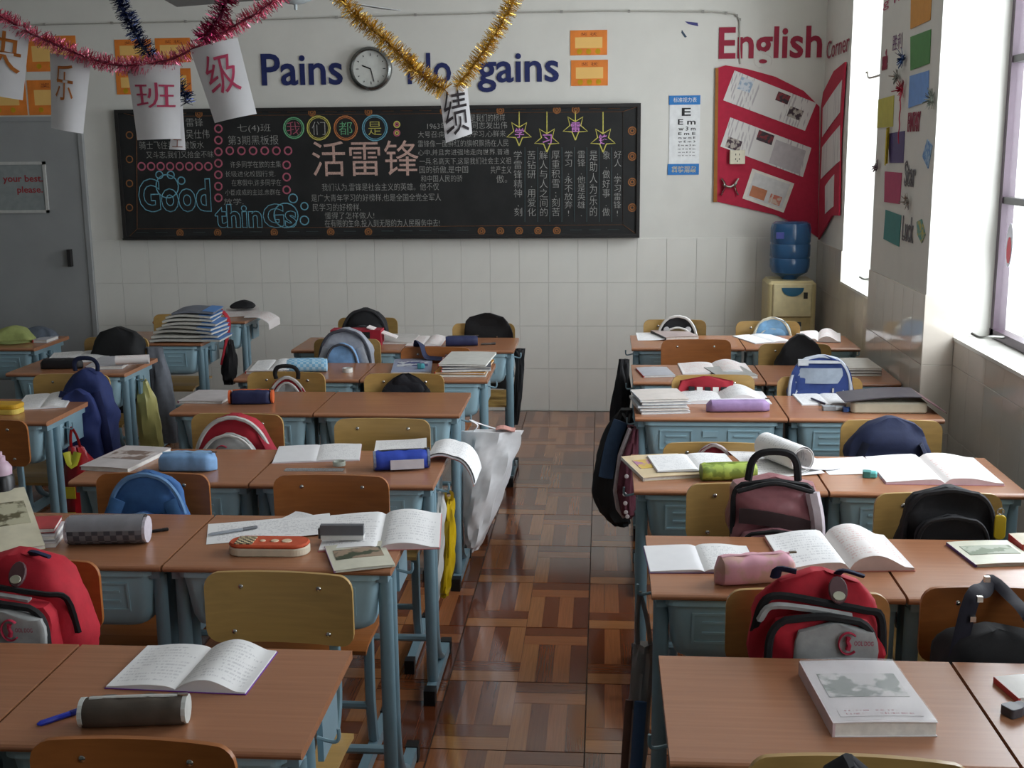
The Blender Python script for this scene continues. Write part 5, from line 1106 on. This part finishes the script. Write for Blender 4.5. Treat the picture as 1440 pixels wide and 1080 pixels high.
def pil_text(s, x0, y0, x1, y1, m, label, **kw):
    a, b = onx(x0, y1, PX), onx(x1, y0, PX); o = fit_text('pillar_lettering', s, (PX-.002, a.y, a.z), (0, -1, 0), (0, 0, 1), a.y-b.y, b.z-a.z, m, None, **kw); tag(o, label, 'lettering')
red_o = mat((150, 60, 80), .7); gry_o = mat((110, 108, 112), .7)
pil_text('FANTASY', 1277, 156, 1296, 186, red_o, 'red outlined word FANTASY on the pillar', outline=.03); pil_text('Star', 1272, 226, 1290, 262, gry_o, 'grey outlined word Star on the pillar', outline=.03); pil_text('Luck', 1269, 306, 1287, 338, gry_o, 'grey outlined word Luck beside the teal square', outline=.03)
pil_text('胜利', 1255, 45, 1270, 72, mat((110, 60, 110), .7), 'purple Chinese characters on the pillar'); pil_text('g n', 1242, -8, 1266, 16, mat((170, 50, 90), .7), 'pink letters at the very top of the pillar')
pil_text('smile', 1241, 68, 1250, 100, mat((150, 60, 80), .7), 'small red word smile high on the pillar', outline=.03)
def burst(px, py, c, r, label, seed, tail=False):
    rnd = random.Random(seed); p = onx(px, py, PX-.01); t = thing('ribbon_rosette', label, 'decoration', p); b = MB()
    for k in range(46):
        v = Vector((-abs(rnd.gauss(0, .5)), rnd.gauss(0, 1), rnd.gauss(0, 1))).normalized()*r*rnd.uniform(.5, 1.1); w = v.cross(Vector((1, .3, .2))).normalized()*.004; b.add([tuple(-w), tuple(w), tuple(v+w*.5), tuple(v-w*.5)], [(0, 1, 2, 3)])
    f = b.build('ribbon_strips', foil(c), t); f['kind'] = 'stuff'; MB().lathe([(.0, .012), (.012, .008), (.016, 0)], 10).build('centre_knot', mat(c, .4), t, True, rot=(0, -PI/2, 0))
    if tail: MB().tube([(-.006, .008*math.sin(k*1.7), -.02-.022*k) for k in range(11)], .003, 5, ry=.002).build('curly_tail', mat((190, 50, 80), .5), t, True)
burst(1270, 82, (50, 80, 130), .05, 'dark blue ribbon rosette beside the green paper', 1); burst(1269, 126, (190, 40, 70), .05, 'red ribbon rosette with curly tail', 2, True); burst(1262, 108, (130, 130, 120), .04, 'small grey tinsel tuft above the red rosette', 3)
burst(1311, 140, (140, 150, 140), .05, 'silver ribbon tuft at the pillar edge', 4); burst(1234, 234, (110, 90, 100), .035, 'dark tinsel tuft at the window side of the pillar', 5); burst(1277, 284, (150, 140, 130), .04, 'beige tinsel tuft beside the magenta paper', 6)
pil([(1298, 220), (1306, 237), (1312, 205), (1305, 196)], (90, 136, 186), 'small blue kite-shaped cut-out at the pillar edge', .003, patches((96, 140, 190), (150, 180, 206), 50), 'paper_cutout')
pil([(1291, 330), (1297, 342), (1302, 330), (1297, 308), (1290, 312)], (90, 140, 130), 'small teal fish-shaped cut-out beside the word Luck', .003, patches((90, 146, 136), (180, 170, 90), 40), 'paper_cutout')
st_ = onx(1236, 105, PX); hk_ = MB().tube([(0, 0, 0), (-.0, .30, .0), (0, .34, .03), (0, .38, .03)], .006, 6).build('window_latch_rod', mat((170, 168, 160), .4, .6), None, True, (XP+.02, 6.15, st_.z)); tag(hk_, 'thin bent metal latch rod across the far window', 'latch')
p_ = onx(1420, 345, XW+.018); sk = thing('window_sticker', 'red and white peeling sticker on the near window pane', 'sticker', p_)
MB().loops([[(0, .05*math.cos(a)*.8, .09*math.sin(a)) for a in [2*PI*k/14 for k in range(14)]], [(-.002, .05*math.cos(a)*.8, .09*math.sin(a)) for a in [2*PI*k/14 for k in range(14)]]]).build('backing', mat((200, 200, 210), .5), sk)
MB().loops([[(-.0021, .025*math.cos(a), .055*math.sin(a)-.02) for a in [2*PI*k/10 for k in range(10)]], [(-.0035, .025*math.cos(a), .055*math.sin(a)-.02) for a in [2*PI*k/10 for k in range(10)]]]).build('red_print', mat((190, 40, 60), .5), sk)
# ceiling fan near the back, its hub and one blade reach into the top of the frame
hb = ony(416, 14, 6.0); cf = thing('ceiling_fan', 'pale ceiling fan whose hub dips into the top edge', 'fan', (hb.x, 6.0, hb.z))
MB().lathe([(.0, .0), (.008, .0), (.008, .025), (.04, .03), (.085, .05), (.105, .09), (.105, .15), (.07, .19), (.02, .2)], 24).build('motor_housing', mat((176, 186, 188), .35), cf, True)
MB().tube([(0, 0, .19), (0, 0, ZC-hb.z)], .012, 8).build('down_rod', mat((180, 182, 180), .4), cf)
for k in range(3):
    a = PI*.97+k*2*PI/3; b = MB(); ca, sa = math.cos(a), math.sin(a)
    def bl_(u, v): r = .10+.56*u; q = (v-.5)*(.10+.05*u); return (r*ca-q*sa, r*sa+q*ca, .075+.02*(v-.5)-.02*u)
    b.sheet(bl_, 6, 3, .004); b.build('blade', mat((130, 132, 130), .5), cf)
